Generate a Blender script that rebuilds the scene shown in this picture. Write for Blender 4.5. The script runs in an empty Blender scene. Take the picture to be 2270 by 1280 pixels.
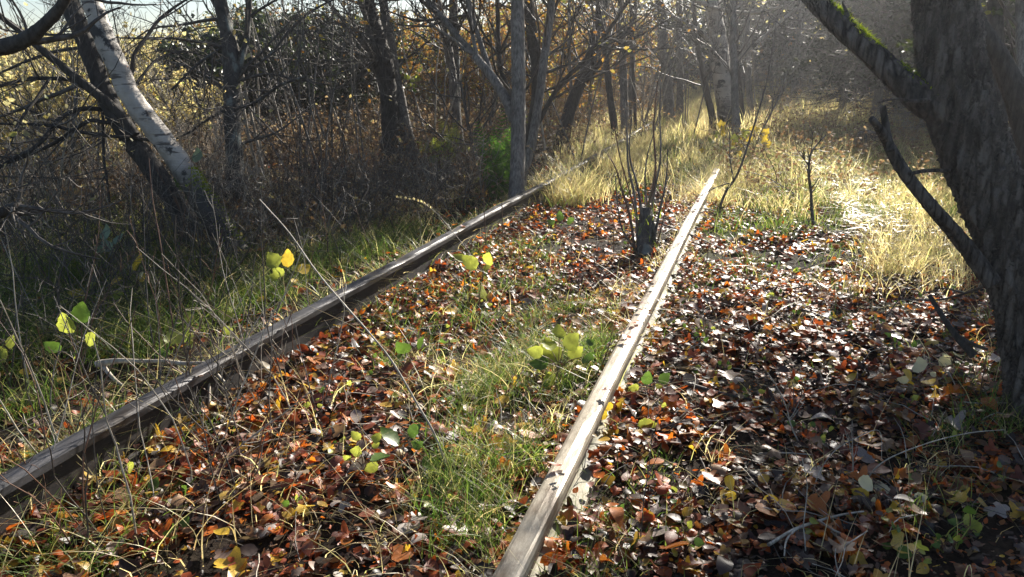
import bpy, math
import numpy as np
from mathutils import Vector, Matrix

# ------------------------------------------------------------------ camera, world, sun, exposure
scene = bpy.context.scene
FPX, CX, CY, EYE = 1651.0, 1135.0, 640.0, 1.32          # focal length in photo pixels, photo centre, eye height
TH, PS = math.radians(17.42), math.radians(18.68)       # pitch down, yaw to the west of the track
cd = bpy.data.cameras.new('camera'); cam = bpy.data.objects.new('camera', cd)
scene.collection.objects.link(cam); scene.camera = cam
cd.sensor_width = 36.0; cd.lens = 36.0 * FPX / 2270.0; cd.clip_end = 600.0; cd.clip_start = 0.05
cam.location = (0, 0, EYE); cam.rotation_euler = (math.pi/2 - TH, 0, PS)

SUN_AZ, SUN_EL = math.radians(10.5), math.radians(27.0)
w = bpy.data.worlds.new('World'); scene.world = w; w.use_nodes = True
nt = w.node_tree; bg = nt.nodes['Background']
sky = nt.nodes.new('ShaderNodeTexSky'); sky.sky_type = 'NISHITA'; sky.sun_disc = False
sky.sun_elevation = SUN_EL; sky.sun_rotation = SUN_AZ; sky.dust_density = 0.5; sky.air_density = 0.8
nt.links.new(sky.outputs[0], bg.inputs[0]); bg.inputs[1].default_value = 0.05
sl = bpy.data.lights.new('sun', 'SUN'); sl.energy = 5.0; sl.angle = math.radians(0.5); sl.color = (1.0, 0.93, 0.82)
so = bpy.data.objects.new('sun', sl); scene.collection.objects.link(so)
SUND = Vector((math.sin(SUN_AZ)*math.cos(SUN_EL), math.cos(SUN_AZ)*math.cos(SUN_EL), math.sin(SUN_EL)))
so.rotation_euler = SUND.to_track_quat('Z', 'Y').to_euler(); so.location = SUND*60
vs = scene.view_settings; vs.view_transform = 'Standard'; vs.look = 'None'; vs.exposure = 1.55; vs.gamma = 1.0
scene.cycles.max_bounces = 6; scene.cycles.diffuse_bounces = 3; scene.cycles.transparent_max_bounces = 8
scene.cycles.volume_bounces = 0; scene.cycles.use_denoising = True

# ------------------------------------------------------------------ projection helpers
rng = np.random.default_rng(7)
_ct, _st, _cp, _sp = math.cos(TH), math.sin(TH), math.cos(PS), math.sin(PS)
CF = np.array([-_sp*_ct, _cp*_ct, -_st]); CR = np.array([_cp, _sp, 0.0]); CU = np.array([-_sp*_st, _cp*_st, _ct])
C0 = np.array([0, 0, EYE])

def sstep(a, b, x):
    t = np.clip((x-a)/(b-a), 0, 1); return t*t*(3-2*t)

def hz(x, y):
    """height of the terrain"""
    x = np.asarray(x, float); y = np.asarray(y, float)
    z = 0.014*np.sin(x*2.3+.7)*np.sin(y*1.9+1.1) + 0.009*np.sin(x*5.1+y*3.3) + 0.006*np.sin(7.7*y-4.9*x)
    z = z - 0.045*np.exp(-((x+1.24)/.38)**2) - .05*np.exp(-((x+2.9)/.5)**2) - .055*np.exp(-((x+1.76)/.17)**2)*sstep(10, 6, y)
    far = sstep(12, 46, y)
    z = z + far*sstep(-6, 8, x)*1.3 + far*0.2
    z = z + 0.35*sstep(-6, -14, x)*sstep(4, 14, y+0.3*x+6)
    return z

def ray(px, py):
    return CF + (px-CX)/FPX*CR + (CY-py)/FPX*CU

_TS = np.geomspace(.8, 40, 500)
def gp(px, py):
    """point of the terrain behind a photo pixel"""
    d = ray(px, py); t = _TS; P = C0+d*t[:, None]; below = np.nonzero(P[:, 2] < hz(P[:, 0], P[:, 1]))[0]
    i = below[0] if len(below) else len(t)-1
    lo, hi = t[max(i-1, 0)], t[i]
    for _ in range(14):
        m = (lo+hi)/2; p = C0+d*m
        if p[2] < hz(p[0], p[1]): hi = m
        else: lo = m
    p = C0+d*hi; p[2] = float(hz(p[0], p[1])); return p

def pt(px, py, d): return C0 + ray(px, py)*d
def dep(p): return float(np.dot(np.asarray(p)-C0, CF))
def proj(P):
    q = np.asarray(P)-C0; d = q@CF
    return CX+FPX*(q@CR)/d, CY-FPX*(q@CU)/d, d

# ------------------------------------------------------------------ mesh helpers
class MB:
    def __init__(s): s.V = []; s.F = []; s.n = 0
    def add(s, V, F, mi=0):
        V = np.asarray(V, np.float64).reshape(-1, 3); F = np.asarray(F, np.int64)
        if len(V) and len(F): s.V.append(V); s.F.append((F+s.n, mi)); s.n += len(V)
    def mesh(s, name, mats, off=None, smooth=True):
        V = np.concatenate(s.V); V = V - (np.zeros(3) if off is None else np.asarray(off))
        me = bpy.data.meshes.new(name)
        loops = np.concatenate([f.ravel() for f, _ in s.F]).astype(np.int32)
        tot = np.concatenate([np.full(len(f), f.shape[1]) for f, _ in s.F]).astype(np.int32)
        mi = np.concatenate([np.full(len(f), m) for f, m in s.F]).astype(np.int32)
        st = np.concatenate([[0], np.cumsum(tot)[:-1]]).astype(np.int32)
        me.vertices.add(len(V)); me.vertices.foreach_set('co', V.astype(np.float32).ravel())
        me.loops.add(len(loops)); me.loops.foreach_set('vertex_index', loops)
        me.polygons.add(len(tot)); me.polygons.foreach_set('loop_start', st)
        try: me.polygons.foreach_set('loop_total', tot)
        except Exception: pass
        me.polygons.foreach_set('material_index', mi)
        me.polygons.foreach_set('use_smooth', np.full(len(tot), smooth))
        for m in (mats if isinstance(mats, (list, tuple)) else [mats]): me.materials.append(m)
        me.update(calc_edges=True); return me
    def build(s, name, mats, parent=None, smooth=True):
        off = None if parent is None else np.array(parent.location)
        o = bpy.data.objects.new(name, s.mesh(name, mats, off, smooth)); scene.collection.objects.link(o)
        if parent is not None: o.parent = parent
        return o

def tag(o, label, cat, group=None, kind=None):
    o['label'] = label; o['category'] = cat
    if group: o['group'] = group
    if kind: o['kind'] = kind
    return o

def thing(name, label, cat, loc, group=None):
    o = bpy.data.objects.new(name, None); scene.collection.objects.link(o)
    o.location = [float(v) for v in loc]; o.empty_display_size = .1
    return tag(o, label, cat, group)

def nrm(v): return v/np.maximum(np.linalg.norm(v, axis=-1, keepdims=True), 1e-9)

def catmull(P, n):
    """smooth resample of a polyline (any columns)"""
    P = np.asarray(P, float); seg = np.linalg.norm(np.diff(P[:, :3], axis=0), axis=1)
    t = np.concatenate([[0], np.cumsum(np.sqrt(seg+1e-9))]); u = np.linspace(0, t[-1], n)
    i = np.clip(np.searchsorted(t, u, 'right')-1, 0, len(P)-2)
    f = ((u-t[i])/(t[i+1]-t[i]))[:, None]
    m = np.gradient(P, t, axis=0); h = (t[i+1]-t[i])[:, None]
    return ((2*f**3-3*f**2+1)*P[i]+(f**3-2*f**2+f)*h*m[i]+(-2*f**3+3*f**2)*P[i+1]+(f**3-f**2)*h*m[i+1])

def tubes(mb, P, R, sides=4, mi=0, cap=False):
    """P [B,K,3] paths, R [B,K] or [B,K,S] radii"""
    P = np.asarray(P, float); B, K, _ = P.shape
    if B == 0: return
    R = np.asarray(R, float)
    if R.ndim == 2: R = R[:, :, None]
    T = nrm(np.gradient(P, axis=1)); mean = nrm(P[:, -1]-P[:, 0])
    ref = np.where(np.abs(mean[:, 2:3]) > .8, np.array([[1., 0, 0]]), np.array([[0, 0, 1.]]))[:, None, :]
    N = nrm(np.cross(T, ref)); Q = np.cross(T, N)
    a = np.linspace(0, 2*np.pi, sides, endpoint=False)
    V = P[:, :, None, :] + R[..., None]*(np.cos(a)[None, None, :, None]*N[:, :, None, :]+np.sin(a)[None, None, :, None]*Q[:, :, None, :])
    idx = np.arange(B*K*sides).reshape(B, K, sides); nx = np.roll(idx, -1, axis=2)
    F = np.stack([idx[:, :-1], nx[:, :-1], nx[:, 1:], idx[:, 1:]], -1).reshape(-1, 4)
    mb.add(V, F, mi)
    if cap:
        for b in range(B):
            c = P[b, -1] + T[b, -1]*R[b, -1].mean()*.25
            ring = V[b, -1]; n = sides
            mb.add(np.vstack([ring, c]), np.array([[i, (i+1) % n, n] for i in range(n)]), mi)

def limb(mb, P, R, sides=14, n=60, rough=.06, mi=0, seed=0, cap=True, flare=0.0, ridge=0.0):
    """one stout limb: smooth path, uneven round section with furrows"""
    Q = catmull(np.column_stack([P, R]), n); r0 = np.random.default_rng(seed)
    t = np.linspace(0, 1, n)[:, None]; a = np.linspace(0, 2*np.pi, sides, endpoint=False)[None]
    nz = np.zeros((n, sides)); L = np.linalg.norm(np.diff(Q[:, :3], axis=0), axis=1).sum()
    for k in range(9):
        fa = r0.integers(1, 7); ft = r0.uniform(.6, 5.0)*L
        nz += np.sin(fa*a+ft*t*2*np.pi*.5+r0.uniform(0, 6.28))*np.sin(ft*t*3+r0.uniform(0, 6.28))/(1+.3*fa)
    nz += .35*r0.normal(size=(n, sides))
    Rr = Q[:, 3:4]*(1+rough*nz)
    if ridge:                                          # long shallow furrows of the bark
        fu = np.zeros((n, sides))
        for k in range(5):
            ka = r0.integers(9, 23); fu += np.abs(np.sin(ka*a*.5+r0.uniform(0, 6)+1.6*np.sin(t*L*r0.uniform(2, 5)+r0.uniform(0, 6))+.6*np.sin(t*L*r0.uniform(9, 17))))
        Rr = Rr*(1+ridge*(fu/5-.6)+ridge*.25*r0.normal(size=(n, sides)))
    if flare: Rr = Rr*(1+flare*np.exp(-t*L/.16)*(1+.35*np.sin(4*a+r0.uniform(0, 6))+.2*np.sin(7*a)))
    tubes(mb, Q[None, :, :3], Rr[None], sides, mi, cap)
    return Q

def sprout(P, R, n, tr=(.25, 1.), L=(.5, 1.), ang=(30, 65), K=6, up=.1, wig=.12, rf=.55, end=.3, rmin=.0012, g=None):
    """n child paths growing off the parent paths P [B,K,3]"""
    g = g or rng; B, K0, _ = P.shape
    i = g.integers(0, B, n); t = g.uniform(tr[0], tr[1], n)*(K0-1.001); k = t.astype(int); f = (t-k)[:, None]
    p = P[i, k]*(1-f)+P[i, k+1]*f; T = nrm(P[i, k+1]-P[i, k]); r = R[i, k]*(1-f[:, 0])+R[i, k+1]*f[:, 0]
    o = nrm(np.cross(T, g.normal(size=(n, 3)))); a = np.radians(g.uniform(ang[0], ang[1], n))[:, None]
    d = nrm(T*np.cos(a)+o*np.sin(a)); ln = g.uniform(L[0], L[1], n)*(1.15-.6*t/(K0-1))
    out = np.empty((n, K, 3)); out[:, 0] = p; st = (ln/(K-1))[:, None]
    for q in range(1, K):
        d = nrm(d + np.array([0, 0, up/K*2]) + g.normal(size=(n, 3))*wig); out[:, q] = out[:, q-1]+d*st
    r0 = np.maximum(r*rf, rmin*1.4)[:, None]
    return out, np.maximum(r0*np.linspace(1, end, K)[None], rmin)

def rotmats(n, tilt=(0, 180), g=None, normals=None):
    """random frames: local z tilted off world up"""
    g = g or rng
    yaw = g.uniform(0, 2*np.pi, n); az = g.uniform(0, 2*np.pi, n); tl = np.radians(g.uniform(tilt[0], tilt[1], n))
    Z = np.stack([np.sin(tl)*np.cos(az), np.sin(tl)*np.sin(az), np.cos(tl)], -1) if normals is None else nrm(normals)
    X0 = np.stack([np.cos(yaw), np.sin(yaw), 0.3*np.sin(3*yaw)], -1)
    Y = nrm(np.cross(Z, X0)); X = np.cross(Y, Z)
    return np.stack([X, Y, Z], -1)          # columns are local axes

def scatter(mb, tmpl, pos, rot, scale, mi=0):
    V, F = tmpl; n = len(pos)
    if n == 0: return
    W = np.einsum('bij,vj->bvi', rot, V)*np.asarray(scale).reshape(-1, 1, 1)+pos[:, None, :]
    FF = (F[None]+np.arange(n)[:, None, None]*len(V)).reshape(-1, F.shape[1])
    mb.add(W, FF, mi)

# ------------------------------------------------------------------ leaf shapes (unit length along x)
def ovate(curl=.3, fold=.25, wd=.36, seg=6, seed=0, tooth=0.0):
    r0 = np.random.default_rng(seed); t = np.linspace(0, 1, seg+1)
    hw = wd*np.sin(np.pi*t**.8)**.8*(1-.25*t) + 0.004
    if tooth: hw = hw*(1+tooth*((np.arange(seg+1) % 2)*2-1))
    x = t-.5; zc = curl*(.25-(t-.5)**2)*-2+.05*np.sin(5*t+r0.uniform(0, 6)); tw = r0.uniform(-.5, .5)
    V = []
    for j in range(seg+1):
        for s in (-1, 0, 1):
            y = s*hw[j]; V.append([x[j], y+.06*math.sin(3*t[j]+seed), zc[j]+abs(s)*fold*hw[j]+tw*y*(t[j]-.4)])
    F = [[3*j+s, 3*j+s+3, 3*j+s+4, 3*j+s+1] for j in range(seg) for s in (0, 1)]
    return np.array(V), np.array(F)

def lobed(curl=.3, seed=0, lobes=5):
    """maple-like outline as rings round the leaf's middle"""
    r0 = np.random.default_rng(seed); na = lobes*4; a = np.linspace(-2.75, 2.75, na)
    rr = .33+.2*np.abs(np.cos(a*lobes/2*.98))**1.3*(1-.16*np.abs(a)/2.7)+r0.uniform(-.03, .03, na)
    V = [[0, 0, 0]]
    for f in (.5, 1.0):
        for j in range(na):
            x, y = rr[j]*f*math.cos(a[j]), rr[j]*f*math.sin(a[j])
            z = curl*(rr[j]*f)**2*(1.1*math.cos(2*a[j]+seed)+.9*math.sin(a[j]*1.5+seed*2)+.9)*1.6 + (.03*r0.normal() if f == 1 else 0)
            V.append([x, y, z])
    F3 = [[0, 1+j, 2+j, 2+j] for j in range(na-1)]
    F = [[1+j, 1+na+j, 2+na+j, 2+j] for j in range(na-1)]
    T = [[0, 1+j, 2+j] for j in range(na-1)]
    Q = np.array(F); tri = np.array(T)
    q3 = np.concatenate([Q[:, [0, 1, 2]], Q[:, [0, 2, 3]], tri])
    return np.array(V), q3

OV = [ovate(c, f, wd, 6, s) for s, (c, f, wd) in enumerate([(.2, .2, .3), (-.3, .25, .34), (.5, .15, .28), (.1, .35, .36), (-.45, .2, .26), (.3, .1, .4)])]
LB = [lobed(c, s, l) for s, (c, l) in enumerate([(.2, 5), (.45, 5), (-.35, 5), (.7, 5), (.35, 3), (-.55, 5)])]
for T in OV+LB: T[0][:, 2] *= .72
BITS = [(np.array([[-.5, -.2, 0], [-.1, -.38, .06], [.45, -.25, 0], [.5, .15, .09], [0, .3, .02], [-.4, .25, .1]])*[1, k, 1.3], np.array([[0, 1, 2], [0, 2, 3], [0, 3, 4], [0, 4, 5]])) for k in (1, .5)]
LEAF1 = ovate(.15, .2, .33, 3, 1)             # light leaf for crowns
BRAMBLE = [ovate(.25, .28, .42, 8, s, .07) for s in (3, 4, 5)]

# ------------------------------------------------------------------ materials
def newmat(name):
    m = bpy.data.materials.new(name); m.use_nodes = True; t = m.node_tree
    b = t.nodes['Principled BSDF']; return m, t, b

def ramp(t, stops, fac, interp='LINEAR'):
    n = t.nodes.new('ShaderNodeValToRGB'); n.color_ramp.interpolation = interp
    e = n.color_ramp.elements
    while len(e) < len(stops): e.new(.5)
    for x, (p, c) in zip(e, stops): x.position = p; x.color = (*c, 1)
    t.links.new(fac, n.inputs[0]); return n.outputs[0]

def mixc(t, f, a, b, mode='MIX'):
    n = t.nodes.new('ShaderNodeMix'); n.data_type = 'RGBA'; n.blend_type = mode
    for s, v in ((n.inputs[0], f), (n.inputs[6], a), (n.inputs[7], b)):
        if isinstance(v, (int, float)): s.default_value = v
        elif isinstance(v, tuple): s.default_value = (*v, 1)
        else: t.links.new(v, s)
    return n.outputs[2]

def noise(t, scale, detail=4, vec=None, rough=.55):
    n = t.nodes.new('ShaderNodeTexNoise'); n.inputs['Scale'].default_value = scale; n.inputs['Detail'].default_value = detail
    n.inputs['Roughness'].default_value = rough
    if vec is not None: t.links.new(vec, n.inputs['Vector'])
    return n.outputs[0]

def objvec(t, sc=(1, 1, 1)):
    c = t.nodes.new('ShaderNodeTexCoord'); mp = t.nodes.new('ShaderNodeMapping'); mp.inputs['Scale'].default_value = sc
    t.links.new(c.outputs['Object'], mp.inputs[0]); return mp.outputs[0]

def bump(t, b, h, strength=.5, dist=.01):
    n = t.nodes.new('ShaderNodeBump'); n.inputs['Strength'].default_value = strength; n.inputs['Distance'].default_value = dist
    t.links.new(h, n.inputs['Height']); t.links.new(n.outputs[0], b.inputs['Normal'])

def leafmat(name, stops, tr=.35, rough=.45, spec=.5, tboost=1.4, interp='LINEAR', spots=.35):
    """thin leaf: colour differs from leaf to leaf, part of the light passes through"""
    m, t, b = newmat(name); g = t.nodes.new('ShaderNodeNewGeometry')
    col = ramp(t, stops, g.outputs['Random Per Island'], interp) if len(stops) > 1 else None
    if col is None:
        r = t.nodes.new('ShaderNodeRGB'); r.outputs[0].default_value = (*stops[0][1], 1); col = r.outputs[0]
    nz = noise(t, 35, 3, objvec(t)); dk = ramp(t, [(.35, (1-spots,)*3), (.6, (1, 1, 1))], nz)
    col = mixc(t, 1.0, col, dk, 'MULTIPLY')
    t.links.new(col, b.inputs['Base Color']); b.inputs['Roughness'].default_value = rough
    b.inputs['Specular IOR Level'].default_value = spec
    if tr:
        tn = t.nodes.new('ShaderNodeBsdfTranslucent'); cb = mixc(t, 1.0, col, (tboost, tboost, tboost*.8), 'MULTIPLY')
        t.links.new(cb, tn.inputs[0]); ms = t.nodes.new('ShaderNodeMixShader'); ms.inputs[0].default_value = tr
        t.links.new(b.outputs[0], ms.inputs[1]); t.links.new(tn.outputs[0], ms.inputs[2])
        t.links.new(ms.outputs[0], t.nodes['Material Output'].inputs[0])
    return m

def barkmat(name, c0, c1, sc=(60, 60, 9), rough=.8, bs=.6, lich=None):
    m, t, b = newmat(name); v = objvec(t, sc); n1 = noise(t, 1.0, 6, v, .65)
    col = ramp(t, [(.38, c0), (.62, c1)], n1)
    n2 = noise(t, 5.0, 4, objvec(t)); col = mixc(t, ramp(t, [(.45, (0, 0, 0)), (.7, (.6, .6, .6))], n2), col, tuple(x*.5 for x in c0))
    if lich: col = mixc(t, ramp(t, [(.52, (0, 0, 0)), (.62, (.8, .8, .8))], noise(t, 9, 5, objvec(t, (1, 1, .5)))), col, lich)
    t.links.new(col, b.inputs['Base Color']); b.inputs['Roughness'].default_value = rough; b.inputs['Specular IOR Level'].default_value = .35
    n3 = noise(t, 1.0, 8, objvec(t, tuple(k*3 for k in sc)), .7); hh = mixc(t, .4, n1, n3)
    bump(t, b, hh, bs, .016); return m

M = {}
M['bark_dark'] = barkmat('dark smooth bark', (.035, .03, .026), (.085, .075, .065))
M['bark_grey'] = barkmat('grey bark', (.10, .093, .083), (.27, .25, .225), bs=.8)
M['bark_lichen'] = barkmat('lichened bark', (.05, .046, .042), (.11, .10, .09), lich=(.22, .25, .23))
def fissured(m):
    t = m.node_tree; b = t.nodes['Principled BSDF']; vo = t.nodes.new('ShaderNodeTexVoronoi'); vo.feature = 'DISTANCE_TO_EDGE'; vo.inputs['Scale'].default_value = 1.0
    v = objvec(t, (30, 30, 5.5)); nz = t.nodes.new('ShaderNodeTexNoise'); nz.inputs['Scale'].default_value = 1.3; nz.inputs['Detail'].default_value = 5; t.links.new(v, nz.inputs['Vector'])
    t.links.new(mixc(t, .55, v, nz.outputs['Color'], 'ADD'), vo.inputs['Vector'])
    cr = ramp(t, [(.0, (0, 0, 0)), (.16, (1, 1, 1))], vo.outputs['Distance'])
    old = b.inputs['Base Color'].links[0].from_socket; t.links.new(mixc(t, .45, old, cr, 'MULTIPLY'), b.inputs['Base Color'])
    bn = b.inputs['Normal'].links[0].from_node; h = bn.inputs['Height'].links[0].from_socket; t.links.new(mixc(t, .5, h, cr), bn.inputs['Height']); bn.inputs['Distance'].default_value = .022; return m
M['bark_big'] = fissured(barkmat('furrowed brown bark', (.036, .03, .026), (.17, .15, .13), sc=(40, 40, 7.0), bs=1.0))
M['twig'] = barkmat('twig bark', (.05, .042, .036), (.13, .115, .10), sc=(40, 40, 20), rough=.55, bs=.1)
M['twig_pale'] = barkmat('pale dead twig', (.26, .22, .17), (.52, .47, .39), sc=(40, 40, 20), rough=.6, bs=.1)
M['twig_red'] = barkmat('red brown stem', (.09, .045, .028), (.20, .11, .07), sc=(40, 40, 20), rough=.5, bs=.1)

def birchmat():
    m, t, b = newmat('birch bark')
    base = ramp(t, [(.3, (.29, .255, .215)), (.7, (.54, .48, .41))], noise(t, 7, 5, objvec(t)))
    lent = ramp(t, [(.60, (0, 0, 0)), (.66, (1, 1, 1))], noise(t, 1.0, 4, objvec(t, (5, 5, 34))))
    col = mixc(t, lent, base, (.10, .08, .065))
    patch = ramp(t, [(.545, (0, 0, 0)), (.585, (1, 1, 1))], noise(t, 1.0, 7, objvec(t, (5, 5, 5)), .68))
    col = mixc(t, patch, col, (.028, .024, .022))
    sep = t.nodes.new('ShaderNodeSeparateXYZ'); c = t.nodes.new('ShaderNodeTexCoord'); t.links.new(c.outputs['Object'], sep.inputs[0])
    ad = t.nodes.new('ShaderNodeMath'); ad.operation = 'MULTIPLY_ADD'; ad.inputs[1].default_value = .55
    t.links.new(noise(t, 9, 5, objvec(t)), ad.inputs[0]); t.links.new(sep.outputs[2], ad.inputs[2])
    foot = ramp(t, [(.75, (1, 1, 1)), (.98, (0, 0, 0))], ad.outputs[0])
    col = mixc(t, foot, col, (.05, .043, .035))
    t.links.new(col, b.inputs['Base Color']); b.inputs['Roughness'].default_value = .6
    bump(t, b, noise(t, 1.0, 7, objvec(t, (20, 20, 70)), .65), .8, .01); return m
M['birch'] = birchmat()

LIT = [(0, (.012, .007, .005)), (.22, (.034, .012, .007)), (.36, (.15, .03, .011)), (.52, (.38, .075, .012)), (.66, (.50, .16, .016)),
       (.73, (.20, .09, .035)), (.82, (.20, .13, .10)), (.89, (.08, .058, .048)), (.95, (.64, .40, .04)), (1, (.02, .015, .014))]
M['litter'] = leafmat('fallen leaves', LIT, .36, .47, .5, 2.3)
COL = {'dark brown': (.045, .022, .013), 'red-brown': (.16, .042, .018), 'orange': (.40, .125, .018), 'tan': (.26, .15, .075),
       'pale grey': (.30, .25, .22), 'yellow': (.56, .36, .035)}
for k, c in COL.items(): M['leaf_'+k] = leafmat(k+' leaf', [(0, c)], .25, .4, .6, 1.6)
M['green_leaf'] = leafmat('green leaf', [(0, (.06, .12, .02)), (1, (.12, .20, .035))], .45, .4, .5, 1.5, spots=.35)
M['lime_leaf'] = leafmat('yellow green leaf', [(0, (.26, .33, .05)), (1, (.44, .45, .09))], .5, .45, .5, 1.5, spots=.35)
M['dull_leaf'] = leafmat('grey green leaf', [(0, (.17, .26, .17)), (1, (.24, .32, .22))], .3, .5, .5, 1.2, spots=.1)
M['cream_leaf'] = leafmat('cream leaf', [(0, (.62, .56, .36)), (1, (.75, .70, .45))], .4, .45, .5, 1.5, spots=.1)
M['amber_leaf'] = leafmat('amber leaf', [(0, (.55, .36, .03)), (1, (.60, .44, .06))], .45, .4, .5, 1.7, spots=.2)
M['thicket_leaf'] = leafmat('thicket leaves', [(0, (.40, .36, .18)), (.5, (.58, .52, .30)), (.8, (.55, .40, .15)), (1, (.26, .30, .10))], .5, .5, .4, 1.7)
M['autumn'] = leafmat('autumn crown leaves', [(0, (.16, .075, .025)), (.35, (.28, .13, .03)), (.65, (.36, .22, .05)), (.85, (.30, .28, .07)), (1, (.12, .15, .04))], .45, .5, .4, 1.7)
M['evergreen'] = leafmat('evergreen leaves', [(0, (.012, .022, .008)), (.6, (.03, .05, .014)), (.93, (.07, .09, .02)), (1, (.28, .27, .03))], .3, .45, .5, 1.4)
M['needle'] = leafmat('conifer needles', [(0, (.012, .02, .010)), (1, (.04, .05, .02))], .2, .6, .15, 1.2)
M['grass'] = leafmat('green grass blades', [(0, (.04, .085, .014)), (.45, (.09, .155, .026)), (.75, (.19, .24, .05)), (.9, (.32, .30, .11)), (1, (.42, .35, .18))], .5, .45, .4, 1.7, spots=0)
M['drygrass'] = leafmat('dry grass blades', [(0, (.34, .25, .12)), (.6, (.70, .60, .37)), (1, (.50, .50, .2))], .55, .4, .6, 1.7, spots=0)
M['bracken'] = leafmat('dead bracken', [(0, (.13, .07, .038)), (.5, (.29, .18, .10)), (.85, (.48, .37, .24)), (1, (.20, .23, .07))], .35, .6, .3, 1.4, spots=0)
M['fern'] = leafmat('fern green', [(0, (.045, .12, .014)), (1, (.12, .23, .03))], .45, .5, .4, 1.6, spots=0)
M['moss'] = leafmat('moss', [(0, (.10, .16, .01)), (1, (.32, .38, .03))], .5, .8, .2, 1.8, spots=0)

def soil():
    m, t, b = newmat('woodland soil'); v = objvec(t)
    col = ramp(t, [(.3, (.010, .007, .005)), (.55, (.026, .018, .012)), (.75, (.055, .038, .025))], noise(t, 14, 8, v, .7))
    col = mixc(t, ramp(t, [(.5, (0, 0, 0)), (.7, (.5, .5, .5))], noise(t, 1.3, 3, v)), col, (.05, .06, .02))
    t.links.new(col, b.inputs['Base Color']); b.inputs['Roughness'].default_value = .95; b.inputs['Specular IOR Level'].default_value = .15
    bump(t, b, noise(t, 40, 8, v, .7), .9, .02); return m
M['soil'] = soil()

def steel(name, c0, c1, c2, rough, met):
    m, t, b = newmat(name); v = objvec(t, (10, 6.5, 10))
    col = ramp(t, [(.35, c0), (.6, c1)], noise(t, 1.0, 9, v, .7))
    col = mixc(t, ramp(t, [(.50, (0, 0, 0)), (.66, (1, 1, 1))], noise(t, 11, 6, objvec(t, (1, .5, 1)))), col, c2)
    t.links.new(col, b.inputs['Base Color']); b.inputs['Roughness'].default_value = rough; b.inputs['Metallic'].default_value = met
    rr = ramp(t, [(.3, (rough-.1,)*3), (.7, (rough+.18,)*3)], noise(t, 23, 5, objvec(t, (1, .3, 1)))); t.links.new(rr, b.inputs['Roughness'])
    bump(t, b, noise(t, 60, 6, objvec(t, (1, .35, 1)), .65), .35, .004); return m
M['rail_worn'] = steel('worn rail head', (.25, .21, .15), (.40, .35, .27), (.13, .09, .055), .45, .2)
M['rail_shaded'] = steel('shaded rail steel', (.035, .034, .036), (.085, .083, .088), (.03, .023, .018), .42, .3)  # tree shade over the far rail is put into this darker steel colour
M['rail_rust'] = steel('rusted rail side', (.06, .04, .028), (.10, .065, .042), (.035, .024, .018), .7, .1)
M['rail_side_shaded'] = steel('shaded rail side', (.016, .013, .012), (.035, .028, .024), (.012, .009, .008), .75, .1)  # far rail side: its deep shade painted into a near-black base colour
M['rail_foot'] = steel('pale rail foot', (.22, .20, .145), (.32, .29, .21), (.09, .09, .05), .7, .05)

# ------------------------------------------------------------------ ground
def build_ground():
    def axis(lo, hi, fine, mid):
        a = [0.0]
        while a[-1] < hi: a.append(a[-1]+max(fine, .035*abs(a[-1]-mid)))
        b = [0.0]
        while b[-1] > lo: b.append(b[-1]-max(fine, .035*abs(b[-1])))
        return np.array(sorted(set(b[1:]+a)))
    X = axis(-70, 70, .06, 0); Y = axis(-12, 110, .06, 3)
    gx, gy = np.meshgrid(X, Y); r0 = np.random.default_rng(3)
    z = hz(gx, gy)+r0.normal(size=gx.shape)*.004
    V = np.stack([gx, gy, z], -1).reshape(-1, 3); i = np.arange(len(V)).reshape(gx.shape)
    F = np.stack([i[:-1, :-1], i[:-1, 1:], i[1:, 1:], i[1:, :-1]], -1).reshape(-1, 4)
    mb = MB(); mb.add(V, F); o = mb.build('ground', M['soil'])
    tag(o, 'dark woodland soil under the leaf litter and grass', 'ground', kind='structure')
build_ground()

# ------------------------------------------------------------------ rails
RAILS = {'near': (-.486, 8.3), 'far': (-1.99, 14.0)}
def build_rail(x0, y1, label, head_m, side_m, zs, wob):
    y = np.arange(-.6, y1, .12); n = len(y); r0 = np.random.default_rng(int(y1*10))
    base = thing('railway_rail', label, 'rail', (x0, 0, 0), 'pair of rails of the abandoned track')
    dx = wob*np.sin(y*.7+1)+wob*.5*np.sin(y*1.9); dz = zs*np.sin(y*.55+.4)*.012
    top = .158
    def sweep(name, prof, m, parent):
        prof = np.array(prof); k = len(prof); mb = MB()
        V = np.empty((n, k, 3)); V[:, :, 0] = x0+dx[:, None]+prof[None, :, 0]+r0.normal(size=(n, k))*.0006
        V[:, :, 1] = y[:, None]; V[:, :, 2] = dz[:, None]+prof[None, :, 1]+r0.normal(size=(n, k))*.0006
        i = np.arange(n*k).reshape(n, k); nx = np.roll(i, -1, 1)
        mb.add(V, np.stack([i[:-1], i[1:], nx[1:], nx[:-1]], -1).reshape(-1, 4))
        mb.add(V[0], np.array([[0, j, j+1] for j in range(1, k-1)])); mb.add(V[-1], np.array([[0, j+1, j] for j in range(1, k-1)]))
        return mb.build(name, m, parent, smooth=False)
    hw = .034
    sweep('rail_head', [(-hw, top-.036), (-hw-.001, top-.012), (-hw+.004, top-.004), (-hw+.012, top-.001), (0, top), (hw-.012, top-.001), (hw-.004, top-.004), (hw+.001, top-.012), (hw, top-.036), (.012, top-.046), (-.012, top-.046)], head_m, base)
    fz = -.035*zs; sweep('rail_web', [(-.009, top-.045), (.009, top-.045), (.0085, fz+.03), (-.0085, fz+.03)], side_m, base)
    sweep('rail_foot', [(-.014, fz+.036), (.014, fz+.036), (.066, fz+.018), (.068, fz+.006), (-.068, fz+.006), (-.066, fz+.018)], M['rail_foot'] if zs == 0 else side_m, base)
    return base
build_rail(*RAILS['near'], 'sunlit pale worn rail running up the middle of the litter into the tall grass', M['rail_worn'], M['rail_rust'], 0, .004)
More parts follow.
